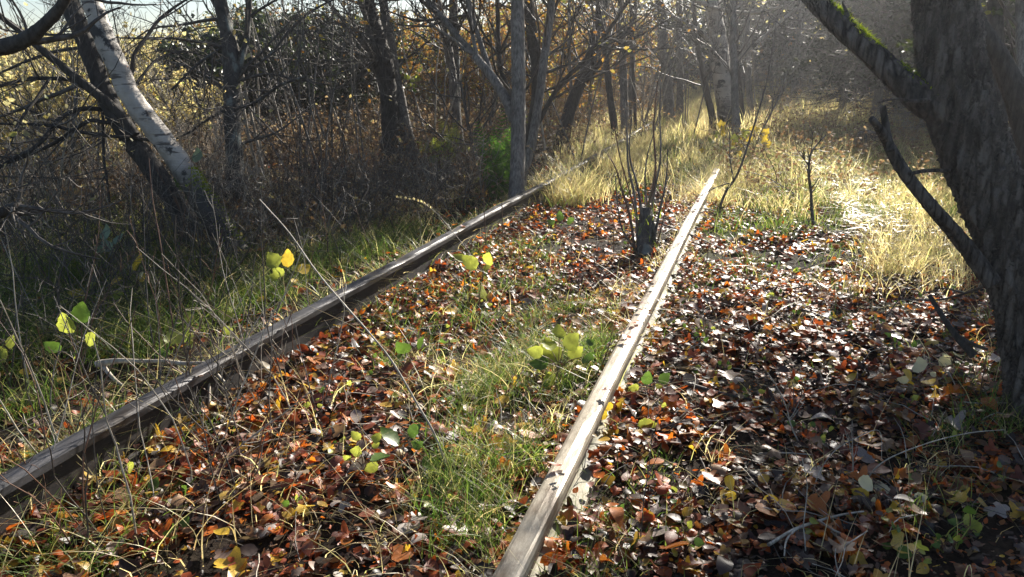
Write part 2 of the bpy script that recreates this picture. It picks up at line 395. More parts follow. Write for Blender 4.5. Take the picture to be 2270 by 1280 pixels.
build_rail(*RAILS['far'], 'shaded dark steel rail passing the foot of the upright alder trunk', M['rail_shaded'], M['rail_side_shaded'], 1, .012)

# ------------------------------------------------------------------ scattering over photo regions (turned into ground areas)
def region(px):
    return np.array([gp(x, max(y, 140))[:2] for x, y in px])

def inside(poly, p):
    x, y = p[:, 0], p[:, 1]; c = np.zeros(len(p), bool); j = len(poly)-1
    for i in range(len(poly)):
        a, b = poly[i], poly[j]
        hit = ((a[1] > y) != (b[1] > y)) & (x < (b[0]-a[0])*(y-a[1])/(b[1]-a[1]+1e-12)+a[0])
        c ^= hit; j = i
    return c

def sample(px, n, clump=0.0, cs=.8, g=None, world=False):
    """n points on the ground inside a region, optionally clumped"""
    g = g or rng; poly = np.asarray(px, float) if world else region(px)
    lo, hi = poly.min(0), poly.max(0); out = []; got = 0
    for _ in range(60):
        p = g.uniform(lo, hi, (max(n*2, 200), 2)); p = p[inside(poly, p)]
        if clump:
            s = np.sin(p[:, 0]*6.1/cs+1.3)*np.sin(p[:, 1]*5.3/cs+.4)+.7*np.sin(p[:, 0]*2.7/cs-p[:, 1]*3.9/cs)
            p = p[g.uniform(size=len(p)) < np.clip(.5+s*clump, 0.02, 1)]
        out.append(p); got += len(p)
        if got >= n: break
    p = np.concatenate(out)[:n]
    return np.column_stack([p, hz(p[:, 0], p[:, 1])])

def off_rails(P, r=.05, r2=.05):
    ok = np.ones(len(P), bool)
    for (x0, y1), rr in ((RAILS['near'], r), (RAILS['far'], r2)): ok &= ~((np.abs(P[:, 0]-x0) < rr) & (P[:, 1] < y1))
    return P[ok]

def blades(mb, P, h, wd, lean=(.2, .9), K=5, droop=.5, mi=0, g=None):
    """grass blades: narrow curved ribbons"""
    g = g or rng; n = len(P); h = g.uniform(h[0], h[1], n)*g.uniform(.6, 1, n); az = g.uniform(0, 2*np.pi, n)
    ln = g.uniform(lean[0], lean[1], n); D = np.stack([np.cos(az), np.sin(az), np.zeros(n)], -1)
    t = np.linspace(0, 1, K)[None, :, None]; dr = g.uniform(0, droop, n)[:, None, None]
    P = np.asarray(P)
    C = P[:, None, :] + D[:, None, :]*(h*ln)[:, None, None]*t**1.8 + np.array([0, 0, 1.])*h[:, None, None]*(t-dr*t**2.2)
    sa = az+np.pi/2+g.normal(size=n)*.7; S = np.stack([np.cos(sa), np.sin(sa), g.normal(size=n)*.2], -1)
    wv = (wd*g.uniform(.6, 1.3, n))[:, None]*np.clip(1-np.linspace(0, 1, K)**1.6, .06, 1)[None]
    V = np.stack([C-S[:, None]*wv[..., None]*.5, C+S[:, None]*wv[..., None]*.5], 2)
    i = np.arange(n*K*2).reshape(n, K, 2)
    F = np.stack([i[:, :-1, 0], i[:, :-1, 1], i[:, 1:, 1], i[:, 1:, 0]], -1).reshape(-1, 4)
    mb.add(V, F, mi)

def tufts(mb, C, per, rad, h, wd, **k):
    n = len(C)*per; P = np.repeat(C, per, 0); P = P+np.column_stack([rng.normal(size=(n, 2))*rad, np.zeros(n)])
    P[:, 2] = hz(P[:, 0], P[:, 1])-.01; blades(mb, P, h, wd, **k)

def stemset(n, P, h, lean=.25, K=6, wig=.08, r=(.0015, .003), end=.35, g=None, dirv=None):
    g = g or rng; d = nrm(np.column_stack([g.normal(size=(n, 2))*lean, np.ones(n)]))
    if dirv is not None: d = nrm(d+dirv)
    out = np.empty((n, K, 3)); out[:, 0] = P; st = (g.uniform(h[0], h[1], n)/(K-1))[:, None]
    for q in range(1, K):
        d = nrm(d+g.normal(size=(n, 3))*wig); out[:, q] = out[:, q-1]+d*st
    return out, g.uniform(r[0], r[1], n)[:, None]*np.linspace(1, end, K)[None]

# ---- leaf litter
def build_litter():
    mb = MB()
    def lay(P, tm, s, tilt, zmax):
        n = len(P); P = P.copy(); P[:, 2] += rng.uniform(.004, zmax, n)*rng.uniform(.2, 1, n)+sum(hb*np.exp(-((np.abs(P[:, 0]-x0)-.05)/.08)**2) for x0, hb in ((-.486, .018), (-1.99, .0)))
        k = rng.integers(0, len(tm), n)
        for q, T in enumerate(tm):
            m = k == q; scatter(mb, T, P[m], rotmats(m.sum(), tilt), rng.uniform(s[0], s[1], m.sum()))
    near = [(-60, 1420), (2330, 1420), (2330, 640), (1180, 560), (880, 640), (420, 900), (-60, 1000)]
    lay(off_rails(sample(near, 16500, .4, .45), .05), OV+LB, (.024, .066), (0, 34), .045); lay(off_rails(sample(near, 15000, .2, .5), .05), BITS, (.008, .026), (0, 50), .05)
    mid = [(900, 640), (2330, 640), (2330, 470), (1330, 410), (1130, 500)]
    lay(off_rails(sample(mid, 8000, .6, .6), .05), OV+LB, (.03, .075), (0, 32), .04)
    far = [(1130, 500), (2330, 470), (2330, 330), (1450, 290)]
    lay(off_rails(sample(far, 4500, .3, .9), .05), [OV[0], OV[2], OV[4]], (.04, .085), (0, 60), .04)
    left = [(-60, 1000), (420, 880), (1130, 480), (1280, 350), (700, 330), (-60, 560)]
    lay(sample(left, 6500, .25, .8), OV, (.035, .07), (0, 60), .05)
    wide = [(-14, -3), (9, -3), (14, 18), (-14, 18)]
    lay(off_rails(sample(wide, 6500, 0, 1, world=True), .05), [OV[0], OV[3], OV[5]], (.05, .1), (0, 45), .03)
    Z = np.column_stack([rng.uniform(-1.965, -1.6, 2200), rng.uniform(.6, 6.5, 2200), np.zeros(2200)]); Z[:, 2] = np.maximum(hz(Z[:, 0], Z[:, 1]), np.where(Z[:, 0] < -1.9, .0, -.03))+.012; lay(Z, OV+LB, (.03, .065), (0, 45), .03)
    Z = np.column_stack([rng.uniform(-.46, -.37, 300), rng.uniform(.9, 7, 300), np.full(300, .018)]); lay(Z, OV+LB+BITS[:0], (.025, .06), (0, 45), .03)
    lay(sample([(.9, -1.5), (6, -1.5), (7, 9), (1.2, 9)], 7000, .3, .6, world=True), OV+LB, (.03, .075), (0, 34), .04)
    for x0, y1, n in ((-.486, 7.5, 34), (-1.99, 9, 40)):
        P = np.column_stack([x0+rng.normal(size=n)*.03, rng.uniform(1.2, y1, n), np.full(n, .158)]); lay(P, [OV[0], OV[3], LB[0], LB[4]], (.02, .05), (0, 25), .012)
    tag(mb.build('leaf_litter', M['litter']), 'brown and russet autumn leaf litter covering the woodland floor', 'leaf litter', kind='stuff')
build_litter()

# ---- grasses
def build_grass():
    mb = MB()
    G = lambda px, n, **k: off_rails(sample(px, n, **k), .06)
    tufts(mb, G([(960, 1280), (1120, 1280), (1330, 820), (1380, 690), (1200, 690), (960, 960)], 170, clump=.35), 28, .035, (.07, .24), .0036, lean=(.3, 1.1))
    tufts(mb, G([(820, 760), (1000, 700), (1230, 700), (1150, 900), (900, 880)], 60, clump=.3), 24, .04, (.05, .17), .0035, lean=(.3, 1.1))
    tufts(mb, G([(640, 800), (920, 560), (1200, 520), (1250, 640), (900, 780)], 110, clump=.4), 22, .05, (.06, .2), .004, lean=(.3, 1))
    tufts(mb, G([(-40, 960), (560, 700), (880, 560), (1000, 500), (700, 540), (300, 575), (-40, 600)], 480, clump=.3), 34, .07, (.1, .34), .0045, lean=(.4, 1.2), droop=.7)
    tufts(mb, G([(-40, 1330), (260, 1330), (480, 960), (-40, 1060)], 36, clump=.3), 24, .04, (.08, .26), .0035, lean=(.4, 1.2))
    tufts(mb, G([(1180, 1330), (1460, 1330), (1480, 1000), (1330, 1060)], 26, clump=.3), 18, .03, (.05, .14), .003, lean=(.3, 1.1))
    tufts(mb, G([(2060, 1000), (2300, 980), (2300, 700), (2150, 740)], 34, clump=.2), 18, .03, (.08, .24), .0045, lean=(.3, 1))
    tufts(mb, G([(1950, 1180), (2150, 1230), (2100, 1060)], 5), 16, .03, (.08, .2), .004)
    tufts(mb, G([(1480, 640), (2250, 650), (2200, 500), (1540, 470)], 150, clump=.4), 20, .05, (.05, .16), .0045, lean=(.3, 1))
    tufts(mb, G([(1540, 520), (2150, 520), (2060, 320), (1560, 320)], 330, clump=.25), 26, .08, (.1, .3), .007, lean=(.3, 1))
    tufts(mb, G([(1600, 470), (2150, 500), (2060, 290), (1600, 290)], 260, clump=.5), 24, .09, (.12, .4), .007, lean=(.3, 1.1), droop=.6)
    tufts(mb, G([(1190, 470), (1560, 420), (1540, 260), (1330, 300)], 170, clump=.3), 24, .07, (.1, .34), .007, lean=(.3, 1))
    tufts(mb, G([(1580, 1280), (2250, 1280), (2250, 700), (1500, 700)], 40, clump=.3), 10, .02, (.03, .09), .003)
    tufts(mb, sample([(-12, -2), (8, -2), (10, 16), (-12, 16)], 300, world=True), 14, .06, (.06, .2), .005)
    tufts(mb, G([(-40, 620), (460, 600), (450, 470), (-40, 440)], 260, clump=.4), 22, .07, (.1, .34), .006, lean=(.4, 1.2), droop=.7)
    E7 = np.array([(-.41+a, b, 0) for a, b in zip(rng.normal(size=60)*.02, rng.uniform(1.4, 7, 60))]); tufts(mb, E7, 8, .03, (.05, .2), .003, lean=(.4, 1.3), droop=.8)
    E6 = np.array([(-1.83+a, b, 0) for a, b in zip(rng.normal(size=70)*.05, rng.uniform(.8, 7, 70))]); tufts(mb, E6, 10, .04, (.05, .2), .0035, lean=(.4, 1.3), droop=.7)
    E4 = np.array([(-2.14+a, b, 0) for a, b in zip(rng.normal(size=170)*.06, rng.uniform(.8, 9, 170))]); tufts(mb, E4, 16, .05, (.1, .32), .004, lean=(.4, 1.3), droop=.7)
    tag(mb.build('green_grass', M['grass']), 'green grass tufts along both rails and in the clearing', 'grass', kind='stuff')
    mb = MB()
    tufts(mb, G([(1560, 470), (2150, 520), (2180, 400), (2060, 235), (1560, 235)], 900, clump=.8, cs=1.1), 26, .12, (.1, .5), .006, lean=(.2, 1.1), droop=.6)
    tufts(mb, G([(1560, 330), (2100, 300), (2060, 175), (1500, 175)], 1300, clump=.2), 14, .2, (.3, .7), .014, lean=(.2, .7), droop=.35)
    tufts(mb, G([(1180, 440), (1560, 400), (1560, 230), (1300, 270)], 360, clump=.3), 22, .09, (.15, .5), .007, lean=(.2, .8), droop=.4)
    tufts(mb, G([(900, 1280), (1100, 1280), (1340, 800), (1390, 640), (1150, 700), (850, 800)], 80, clump=.3), 16, .04, (.08, .24), .003, lean=(.4, 1.3), droop=.7)
    tufts(mb, G([(1900, 660), (2200, 660), (2180, 420), (2000, 420)], 140, clump=.2), 24, .07, (.15, .4), .005, lean=(.3, 1.1), droop=.6)
    tufts(mb, G([(-40, 900), (700, 640), (1100, 430), (600, 400), (-40, 520)], 260, clump=.3), 18, .07, (.15, .45), .004, lean=(.4, 1.3), droop=.7)
    tufts(mb, G([(-40, 1330), (2200, 1330), (2100, 1000), (300, 1000)], 26, clump=.2), 12, .04, (.08, .25), .003, lean=(.5, 1.5), droop=.8)
    E1 = np.array([(-.486+a, b, 0) for a, b in zip(rng.normal(size=140)*.17, rng.uniform(6.9, 9.0, 140))]); tufts(mb, E1, 18, .06, (.1, .42), .005, lean=(.3, 1.2), droop=.7)
    E5 = np.array([(-1.74+a, b, 0) for a, b in zip(rng.normal(size=200)*.1, np.where(rng.uniform(size=200) < .3, rng.uniform(6.7, 7.5, 200), rng.uniform(8.6, 11.6, 200)))]); tufts(mb, E5, 18, .06, (.2, .5), .006, lean=(.3, 1), droop=.5)
    E2 = np.array([(-2.13+a, b, 0) for a, b in zip(rng.normal(size=150)*.04, rng.uniform(.8, 12, 150))]); tufts(mb, E2, 12, .05, (.12, .36), .004, lean=(.5, 1.5), droop=.9)
    E3 = np.array([(-.56+a, b, 0) for a, b in zip(rng.normal(size=90)*.03, rng.uniform(1.4, 7, 90))]); tufts(mb, E3, 7, .04, (.1, .3), .003, lean=(.5, 1.6), droop=1.0)
    W = sample([(-60, 1400), (2330, 1400), (2330, 620), (1150, 520), (880, 600), (-60, 960)], 420); blades(mb, W, (.14, .42), .0034, lean=(.7, 2.2), K=7, droop=.95)
    W = sample([(-60, 1400), (560, 1250), (760, 880), (-60, 1000)], 150); blades(mb, W, (.15, .5), .0034, lean=(.5, 1.6), K=7, droop=.8)
    L1 = sample([(1770, 345), (1890, 330), (2000, 470), (1990, 560), (1880, 520)], 5200); L1[:, 2] += rng.uniform(.01, .1, len(L1))
    blades(mb, L1, (.02, .06), .012, lean=(3, 7), K=4, droop=1.0)
    tag(mb.build('dry_grass', M['drygrass']), 'pale straw-coloured dry grass glowing in the sunlit clearing', 'grass', kind='stuff')
build_grass()

# ---- dead bracken, brambles and low twigs: countless, one mass each
def build_undergrowth():
    mb = MB()
    for px, n, h in (([(-60, 560), (420, 520), (560, 400), (1000, 400), (1130, 400), (1130, 300), (400, 290), (-60, 330)], 1500, (.25, .7)),
                     ([(560, 420), (1120, 440), (1120, 280), (700, 285)], 900, (.25, .75)), ([(450, 620), (760, 560), (1090, 450), (1080, 380), (450, 470)], 380, (.08, .32)),
                     ([(1130, 420), (1500, 300), (1480, 200), (1130, 240)], 700, (.3, .8)),
                     ([(1650, 330), (2230, 420), (2230, 190), (1650, 180)], 1000, (.3, .8)), ([(1590, 450), (2150, 480), (2150, 300), (1600, 300)], 420, (.2, .55)),
                     ([(-60, 340), (1130, 300), (1480, 200), (1480, 180), (-60, 230)], 2200, (.5, 1.2))):
        P = sample(px, n, clump=.3, cs=1.5); S, R = stemset(len(P), P, h, .45, 6, .2, (.002, .004))
        tubes(mb, S, R, 3)
        T, r = sprout(S, R, n*6, (.3, 1), (.08, .3), (40, 80), 4, -.1, .2, .6, .5, .0014); tubes(mb, T, r, 3)
        pos = T[:, 1:].reshape(-1, 3); pos = pos[rng.uniform(size=len(pos)) < .5]
        scatter(mb, LEAF1, pos, rotmats(len(pos), (0, 120)), rng.uniform(.02, .06, len(pos)))
    tag(mb.build('bracken_undergrowth', M['bracken']), 'dead brown bracken and withered weeds behind the dark rail', 'undergrowth', kind='stuff')
    mb = MB()
    for px, n, h, mi in (([(-60, 600), (480, 520), (520, 330), (-60, 300)], 520, (.4, 1.5), 0), ([(-60, 420), (520, 380), (520, 230), (-60, 230)], 600, (.7, 1.6), 0),
                     ([(480, 520), (1130, 430), (1130, 330), (520, 330)], 220, (.4, 1.3), 1), ([(470, 610), (760, 560), (1080, 450), (1080, 390), (470, 480)], 150, (.1, .45), 1), ([(470, 610), (760, 560), (1080, 450), (1080, 390), (470, 480)], 120, (.2, .7), 0), ([(480, 330), (1480, 260), (1480, 200), (480, 230)], 420, (.7, 1.9), 0),
                     ([(1650, 300), (2240, 400), (2240, 180), (1650, 175)], 380, (.5, 1.4), 0), ([(-60, 900), (700, 620), (1100, 440), (400, 480), (-60, 560)], 260, (.2, .7), 1)):
        P = sample(px, n); S, R = stemset(n, P, h, .4, 8, .13, (.002, .0075), .3); tubes(mb, S, R, 3, mi)
        T, r = sprout(S, R, n*5, (.2, 1), (.15, .6), (30, 70), 5, 0, .18, .6, .4, .0013); tubes(mb, T, r, 3, mi)
        T, r = sprout(T, r, n*8, (.2, 1), (.08, .25), (30, 70), 4, 0, .18, .7, .5, .0012); tubes(mb, T, r, 3, mi)
    tag(mb.build('bramble_undergrowth', [M['twig_pale'], M['twig']]), 'tangle of grey bramble canes and dead stems behind the leaning birch', 'undergrowth', kind='stuff')
    mb = MB()
    P = sample([(-60, 1400), (2330, 1400), (2330, 480), (1100, 480), (-60, 940)], 700)
    S, R = stemset(len(P), P+np.array([0, 0, .03]), (.06, .35), 4.0, 5, .12, (.001, .003)); S[:, :, 2] = np.minimum(S[:, :, 2], hz(S[:, :, 0], S[:, :, 1])+.07); S[:, :, 2] = np.maximum(S[:, :, 2], hz(S[:, :, 0], S[:, :, 1])+.006)
    tubes(mb, S[:350], R[:350], 4, 0); tubes(mb, S[350:], R[350:], 4, 1)
    tag(mb.build('twig_litter', [M['twig'], M['twig_pale']]), 'thin fallen twigs strewn over the leaf litter', 'twigs', kind='stuff')
build_undergrowth()

# ------------------------------------------------------------------ trees from photo outlines
def path3(pts, d, sway=.0, seed=0):
    """pts: (px, py, width px) -> world points at depth d (or (d0, d1)), radii"""
    pts = np.array(pts, float); n = len(pts); r0 = np.random.default_rng(seed)
    dd = np.linspace(d[0], d[1], n) if isinstance(d, tuple) else np.full(n, d)
    if sway and n > 2: dd = dd+np.concatenate([[0], np.cumsum(r0.normal(size=n-1)*sway)])
    P = np.array([pt(x, y, q) for (x, y, _), q in zip(pts, dd)])
    return P, pts[:, 2]*.5*dd/FPX

def leaf_crown(mb, P, n, s, tilt=(0, 140), spread=.05, mi=0, g=None):
    g = g or rng; k = g.integers(0, len(P), n); q = g.integers(1, P.shape[1], n)
    pos = P[k, q]+g.normal(size=(n, 3))*spread; scatter(mb, LEAF1, pos, rotmats(n, tilt, g), g.uniform(s[0], s[1], n), mi)

def hero_tree(name, label, trunk, d, bark, limbs=(), crown=(30, 90, 260), crown_l=(.8, 1.6), leaves=0, leafm='autumn', sides=16, rough=.05, flare=.5,
              seed=1, group=None, cat='tree', tr=(.35, 1.), twig='twig', up=.25, ground=True, sway=0.0, src=None, ridge=0.0, leafs=(.04, .07), top=0, topt=.55):
    g = np.random.default_rng(seed)
    P, R = path3(trunk, d, sway, seed)
    if ground:                                         # foot in the soil
        b = P[0].copy(); b[2] = float(hz(b[0], b[1]))-.12
        if P[0][2]-b[2] > .02: P = np.vstack([b, P]); R = np.concatenate([[R[0]], R])
        else: P[0][2] = b[2]
    base = P[0].copy(); base[2] = float(hz(base[0], base[1])) if ground else P[0][2]
    root = thing(name, label, cat, base, group)
    mb = MB(); Q = limb(mb, P, R, sides, max(40, int((26 if sides > 30 else 14)*len(P))), rough, 0, seed, True, flare, ridge); mb.build('trunk', M[bark], root)
    sk = [catmull(Q, 24)]
    for j, (lp, ld) in enumerate(limbs):
        p, r = path3(lp, ld, .02, seed+j+5); m2 = MB()
        q = limb(m2, p, r, max(7, min(40, sides-6)), max(20, 9*len(p)), rough, 0, seed+40+j, True, 0, ridge); m2.build('limb', M[bark], root)
        sk.append(catmull(q, 24))
    S = np.array(sk)[src or slice(None)]
    if crown:
        mb = MB(); SP, SR = S[:, :, :3], np.abs(S[:, :, 3])
        A, a = sprout(SP, np.minimum(SR, .03), crown[0], tr, crown_l, (35, 75), 8, up, .12, .55, .25, .002, g); tubes(mb, A, a, 5)
        B, b = sprout(A, a, crown[1], (.2, 1), (crown_l[0]*.35, crown_l[1]*.45), (30, 65), 6, up, .13, .6, .3, .0016, g); tubes(mb, B, b, 4)
        C, c = sprout(B, b, crown[2], (.2, 1), (crown_l[0]*.14, crown_l[1]*.2), (30, 65), 4, up*.5, .15, .7, .5, .0013, g); tubes(mb, C, c, 3)
        mb.build('crown', M[twig], root)
        if leaves:
            mb = MB(); k = g.integers(0, len(C), leaves); f = g.uniform(.2, 1, leaves)[:, None]
            pos = C[k, 1]*(1-f)+C[k, -1]*f+g.normal(size=(leaves, 3))*.02
            scatter(mb, LEAF1, pos, rotmats(leaves, (0, 140), g), g.uniform(*leafs, leaves)); mb.build('foliage', M[leafm], root)
    if top:                                            # leafy upper crown out of view, added to shade the ground
        ST = catmull(Q, 24)[None]; g2 = np.random.default_rng(seed+900)
        A, a = sprout(ST[:, :, :3], np.minimum(np.abs(ST[:, :, 3]), .03), 34, (topt, 1), (.7, 1.9), (40, 85), 8, .2, .12, .5, .25, .002, g2)
        B, b = sprout(A, a, 150, (.2, 1), (.3, .8), (30, 65), 6, .1, .13, .6, .3, .0016, g2); mb = MB(); tubes(mb, A, a, 4); tubes(mb, B, b, 3); mb.build('crown', M[twig], root)
        mb = MB(); leaf_crown(mb, np.concatenate([B, A[:, 2:]]), top, (.05, .09), spread=.06, g=g2); mb.build('foliage', M[leafm], root)
    return root, np.array(sk)

# 1 leaning birch
birch, birchS = hero_tree('birch_tree', 'leaning silver birch with peeling white bark crossing the dark trunk', [(535, 590, 69), (487, 505, 58), (418, 392, 50), (372, 325, 47), (330, 268, 47), (285, 205, 45), (258, 140, 45), (232, 85, 45), (212, 30, 42), (196, -30, 40), (170, -180, 35), (120, -500, 26), (60, -900, 12), (20, -1200, 4)], 5.0, 'birch',
    crown=(26, 90, 340), tr=(.5, 1), seed=11, leaves=500, leafs=(.035, .06), leafm='thicket_leaf', rough=.05, sides=40, top=500, ridge=.05)
# 2 dark trunk beside it, with its arching limbs
hero_tree('alder_tree', 'dark smooth leaning trunk with arching side branches beside the birch', [(440, 560, 52), (395, 460, 48), (345, 385, 46), (305, 330, 46), (268, 275, 44), (240, 225, 42), (216, 165, 40), (190, 95, 40), (168, 40, 42), (148, -10, 40), (110, -140, 36), (60, -420, 26), (0, -800, 10)], 5.3, 'bark_dark',
    limbs=[([(300, 300, 22), (262, 248, 20), (222, 215, 20), (180, 182, 20), (128, 140, 18), (80, 100, 16), (35, 62, 14), (2, 38, 12), (-40, 5, 10)], (5.2, 4.8)),
           ([(225, 243, 10), (190, 241, 10), (155, 250, 10), (122, 275, 9), (100, 305, 9), (70, 332, 8), (30, 352, 8), (-10, 378, 6)], (5.3, 4.7)),
           ([(335, 310, 9), (290, 306, 9), (230, 300, 8), (170, 292, 7), (120, 280, 7), (60, 276, 6), (0, 275, 5)], (5.3, 4.9)),
           ([(255, 270, 10), (235, 272, 9), (200, 268, 9), (165, 288, 8), (120, 318, 8), (60, 345, 7), (10, 366, 6)], (5.25, 5.0)),
           ([(190, 195, 10), (155, 178, 9), (108, 174, 9), (60, 176, 8), (0, 192, 7), (-40, 210, 5)], (5.2, 4.9)),
           ([(188, 106, 8), (150, 110, 7), (110, 118, 7), (70, 132, 6), (0, 162, 5)], (5.3, 5.6)),
           ([(172, 76, 6), (130, 78, 6), (92, 76, 5), (60, 74, 4)], (5.3, 5.6)),
           ([(227, 250, 6), (229, 300, 6), (230, 350, 6), (237, 400, 5), (243, 448, 4)], (5.25, 5.1)),
           ([(110, 175, 7), (80, 220, 7), (50, 260, 6), (25, 305, 6)], (5.0, 4.7)),
           ([(290, 172, 9), (294, 145, 9), (297, 122, 8), (325, 82, 8), (352, 45, 7), (385, 18, 6), (420, -5, 5)], (5.2, 5.6)),
           ([(300, 190, 7), (318, 165, 6), (345, 135, 6), (375, 120, 5), (410, 112, 4)], (5.2, 5.6))],
    crown=(46, 170, 520), crown_l=(.5, 1.3), tr=(.3, 1), seed=12, leaves=300, leafs=(.03, .055), leafm='thicket_leaf', top=500)
# 3 branch reaching in from a tree standing beside the photographer
hero_tree('willow_tree', 'thick rising branch of a dark tree cut off beyond the leaning trunk', [(-330, 900, 150), (-330, 600, 130), (-310, 350, 110), (-230, 190, 80), (-120, 130, 52), (-40, 112, 40), (12, 103, 36), (55, 88, 32), (95, 58, 27), (122, 30, 24), (142, 2, 21), (165, -50, 18), (200, -200, 10), (220, -420, 5)], (3.3, 2.9), 'bark_dark',
    limbs=[([(-200, 560, 30), (-80, 500, 26), (-10, 478, 24), (22, 463, 22), (40, 455, 20)], 2.9)], crown=(10, 30, 80), crown_l=(.3, .7), seed=13, tr=(.6, 1), rough=.06)
# 4 straight trunk, lichened
hero_tree('larch_tree', 'straight lichen-grey trunk with thin drooping dead branches, just beyond the birch foot', [(519, 500, 48), (520, 440, 40), (520, 360, 38), (516, 290, 36), (514, 220, 35), (513, 160, 36), (506, 90, 33), (496, 40, 30), (487, -5, 28), (470, -120, 24), (440, -420, 14), (420, -700, 5)], 6.2, 'bark_lichen',
    limbs=[([(524, 165, 18), (535, 132, 15), (545, 95, 14), (550, 50, 13), (553, 0, 11), (556, -60, 9), (575, -200, 5)], (6.2, 6.3)),
           ([(530, 150, 7), (560, 150, 7), (600, 120, 6), (650, 60, 6), (700, 20, 5), (760, -10, 4)], (6.2, 6.8)),
           ([(512, 95, 6), (470, 120, 6), (430, 150, 5), (380, 200, 5)], (6.2, 6.0)),
           ([(525, 240, 7), (570, 225, 7), (620, 190, 6), (680, 170, 5)], (6.2, 5.8))],
    crown=(60, 240, 620), crown_l=(.6, 1.5), tr=(.12, 1), seed=14, up=-.1, top=600)
# 5 twin trunks
hero_tree('twin_alder', 'stout dark trunk with a broken bracketed knuckle halfway up, left of its paler twin', [(868, 388, 52), (868, 330, 44), (866, 280, 40), (862, 225, 38), (857, 180, 40), (850, 140, 46), (845, 120, 42), (836, 80, 36), (822, 35, 34), (806, -10, 32), (775, -120, 26), (730, -360, 16), (700, -560, 5)], 8.6, 'bark_dark',
    limbs=[([(862, 140, 16), (845, 132, 14), (828, 126, 12)], 8.5)], crown=(36, 140, 420), crown_l=(.8, 1.8), seed=15, leaves=120, tr=(.45, 1), top=900)
hero_tree('twin_alder', 'paler grey twin trunk curving up beside the knuckled dark trunk', [(915, 392, 40), (905, 345, 30), (897, 300, 26), (886, 230, 23), (878, 170, 22), (868, 110, 22), (858, 50, 21), (848, -5, 20), (832, -120, 16), (815, -400, 8)], 8.8, 'bark_grey',
    limbs=[([(930, 392, 24), (916, 330, 19), (900, 265, 17), (888, 200, 14), (872, 150, 12), (850, 90, 10), (825, 30, 9), (810, -30, 7)], (8.9, 9.1)), ([(892, 300, 8), (860, 200, 8), (820, 120, 7), (770, 60, 6), (720, -5, 5)], (8.8, 8.3))],
    crown=(30, 110, 340), crown_l=(.8, 1.6), seed=16, leaves=120, top=600)
# 6 central upright alder
hero_tree('alder_tree', 'tall upright grey alder right against the dark rail with one leaning forked limb', [(1145, 462, 46), (1145, 430, 36), (1147, 380, 33), (1149, 280, 32), (1149, 180, 31), (1148, 80, 31), (1147, 0, 29), (1145, -150, 25), (1138, -450, 16), (1130, -800, 5)], 6.75, 'bark_grey',
    limbs=[([(1140, 268, 24), (1126, 230, 24), (1105, 192, 22), (1084, 162, 20), (1064, 138, 18), (1048, 118, 17), (1020, 88, 15), (985, 45, 14), (955, 10, 13), (930, -30, 11), (880, -140, 7)], (6.8, 7.2)),
           ([(1090, 168, 15), (1076, 128, 13), (1062, 85, 12), (1050, 45, 11), (1040, 0, 10), (1030, -70, 8)], (6.9, 7.2)),
           ([(1050, 120, 9), (1032, 112, 8), (1010, 92, 7), (985, 75, 6), (950, 50, 5), (915, 25, 4)], (6.9, 6.6)),
           ([(1058, 132, 10), (1050, 90, 9), (1043, 45, 9), (1036, -5, 8)], (6.9, 6.8))],
    crown=(34, 130, 420), crown_l=(.7, 1.6), seed=17, leaves=120, rough=.03, tr=(.4, 1), top=5500, topt=.55)
hero_tree('alder_tree', 'slim grey stem curving up close behind the upright alder by the dark rail', [(1155, 395, 24), (1166, 365, 21), (1178, 320, 20), (1188, 265, 20), (1196, 210, 19), (1204, 150, 19), (1212, 90, 18), (1221, 20, 17), (1226, -50, 15), (1236, -250, 10), (1250, -500, 4)], 7.3, 'bark_grey', crown=(20, 70, 220), seed=18, leaves=120, top=3500, topt=.58)
hero_tree('hazel_tree', 'blackish crooked multi-branched trunk half hidden behind the slim grey stem', [(1172, 388, 30), (1174, 340, 27), (1184, 270, 27), (1192, 200, 27), (1188, 130, 26), (1178, 70, 24), (1172, 0, 22), (1160, -160, 16), (1140, -420, 5)], 8.0, 'bark_dark',
    limbs=[([(1180, 300, 12), (1205, 250, 11), (1240, 190, 10), (1290, 140, 9), (1340, 80, 8), (1385, 15, 7), (1405, -15, 6)], (8.0, 7.7)),
           ([(1182, 270, 11), (1200, 180, 10), (1212, 110, 9), (1225, 40, 8), (1250, -40, 6)], (8.0, 8.4)),
           ([(1176, 330, 11), (1150, 240, 11), (1115, 170, 12), (1105, 100, 11), (1104, 40, 10), (1100, -30, 8)], (8.0, 8.4))],
    crown=(40, 150, 420), seed=19, leaves=120, tr=(.2, 1), top=1800)
# 7 the pair behind
hero_tree('ash_tree', 'pale grey trunk leaning slightly with the mossy straight trunk against it', [(1030, 375, 24), (1018, 310, 22), (1010, 240, 21), (1003, 170, 20), (992, 100, 19), (980, 45, 18), (968, -10, 16), (950, -120, 13), (920, -400, 5)], 9.4, 'bark_grey', crown=(24, 90, 260), seed=20, leaves=120)
hero_tree('ash_tree', 'straight mossy grey-green trunk standing directly behind the pale leaning one', [(1012, 350, 24), (1012, 280, 21), (1011, 200, 20), (1009, 110, 20), (1006, 40, 20), (1005, -10, 19), (1000, -160, 14), (990, -420, 5)], 10.0, 'bark_lichen', crown=(24, 90, 260), seed=21, leaves=120)
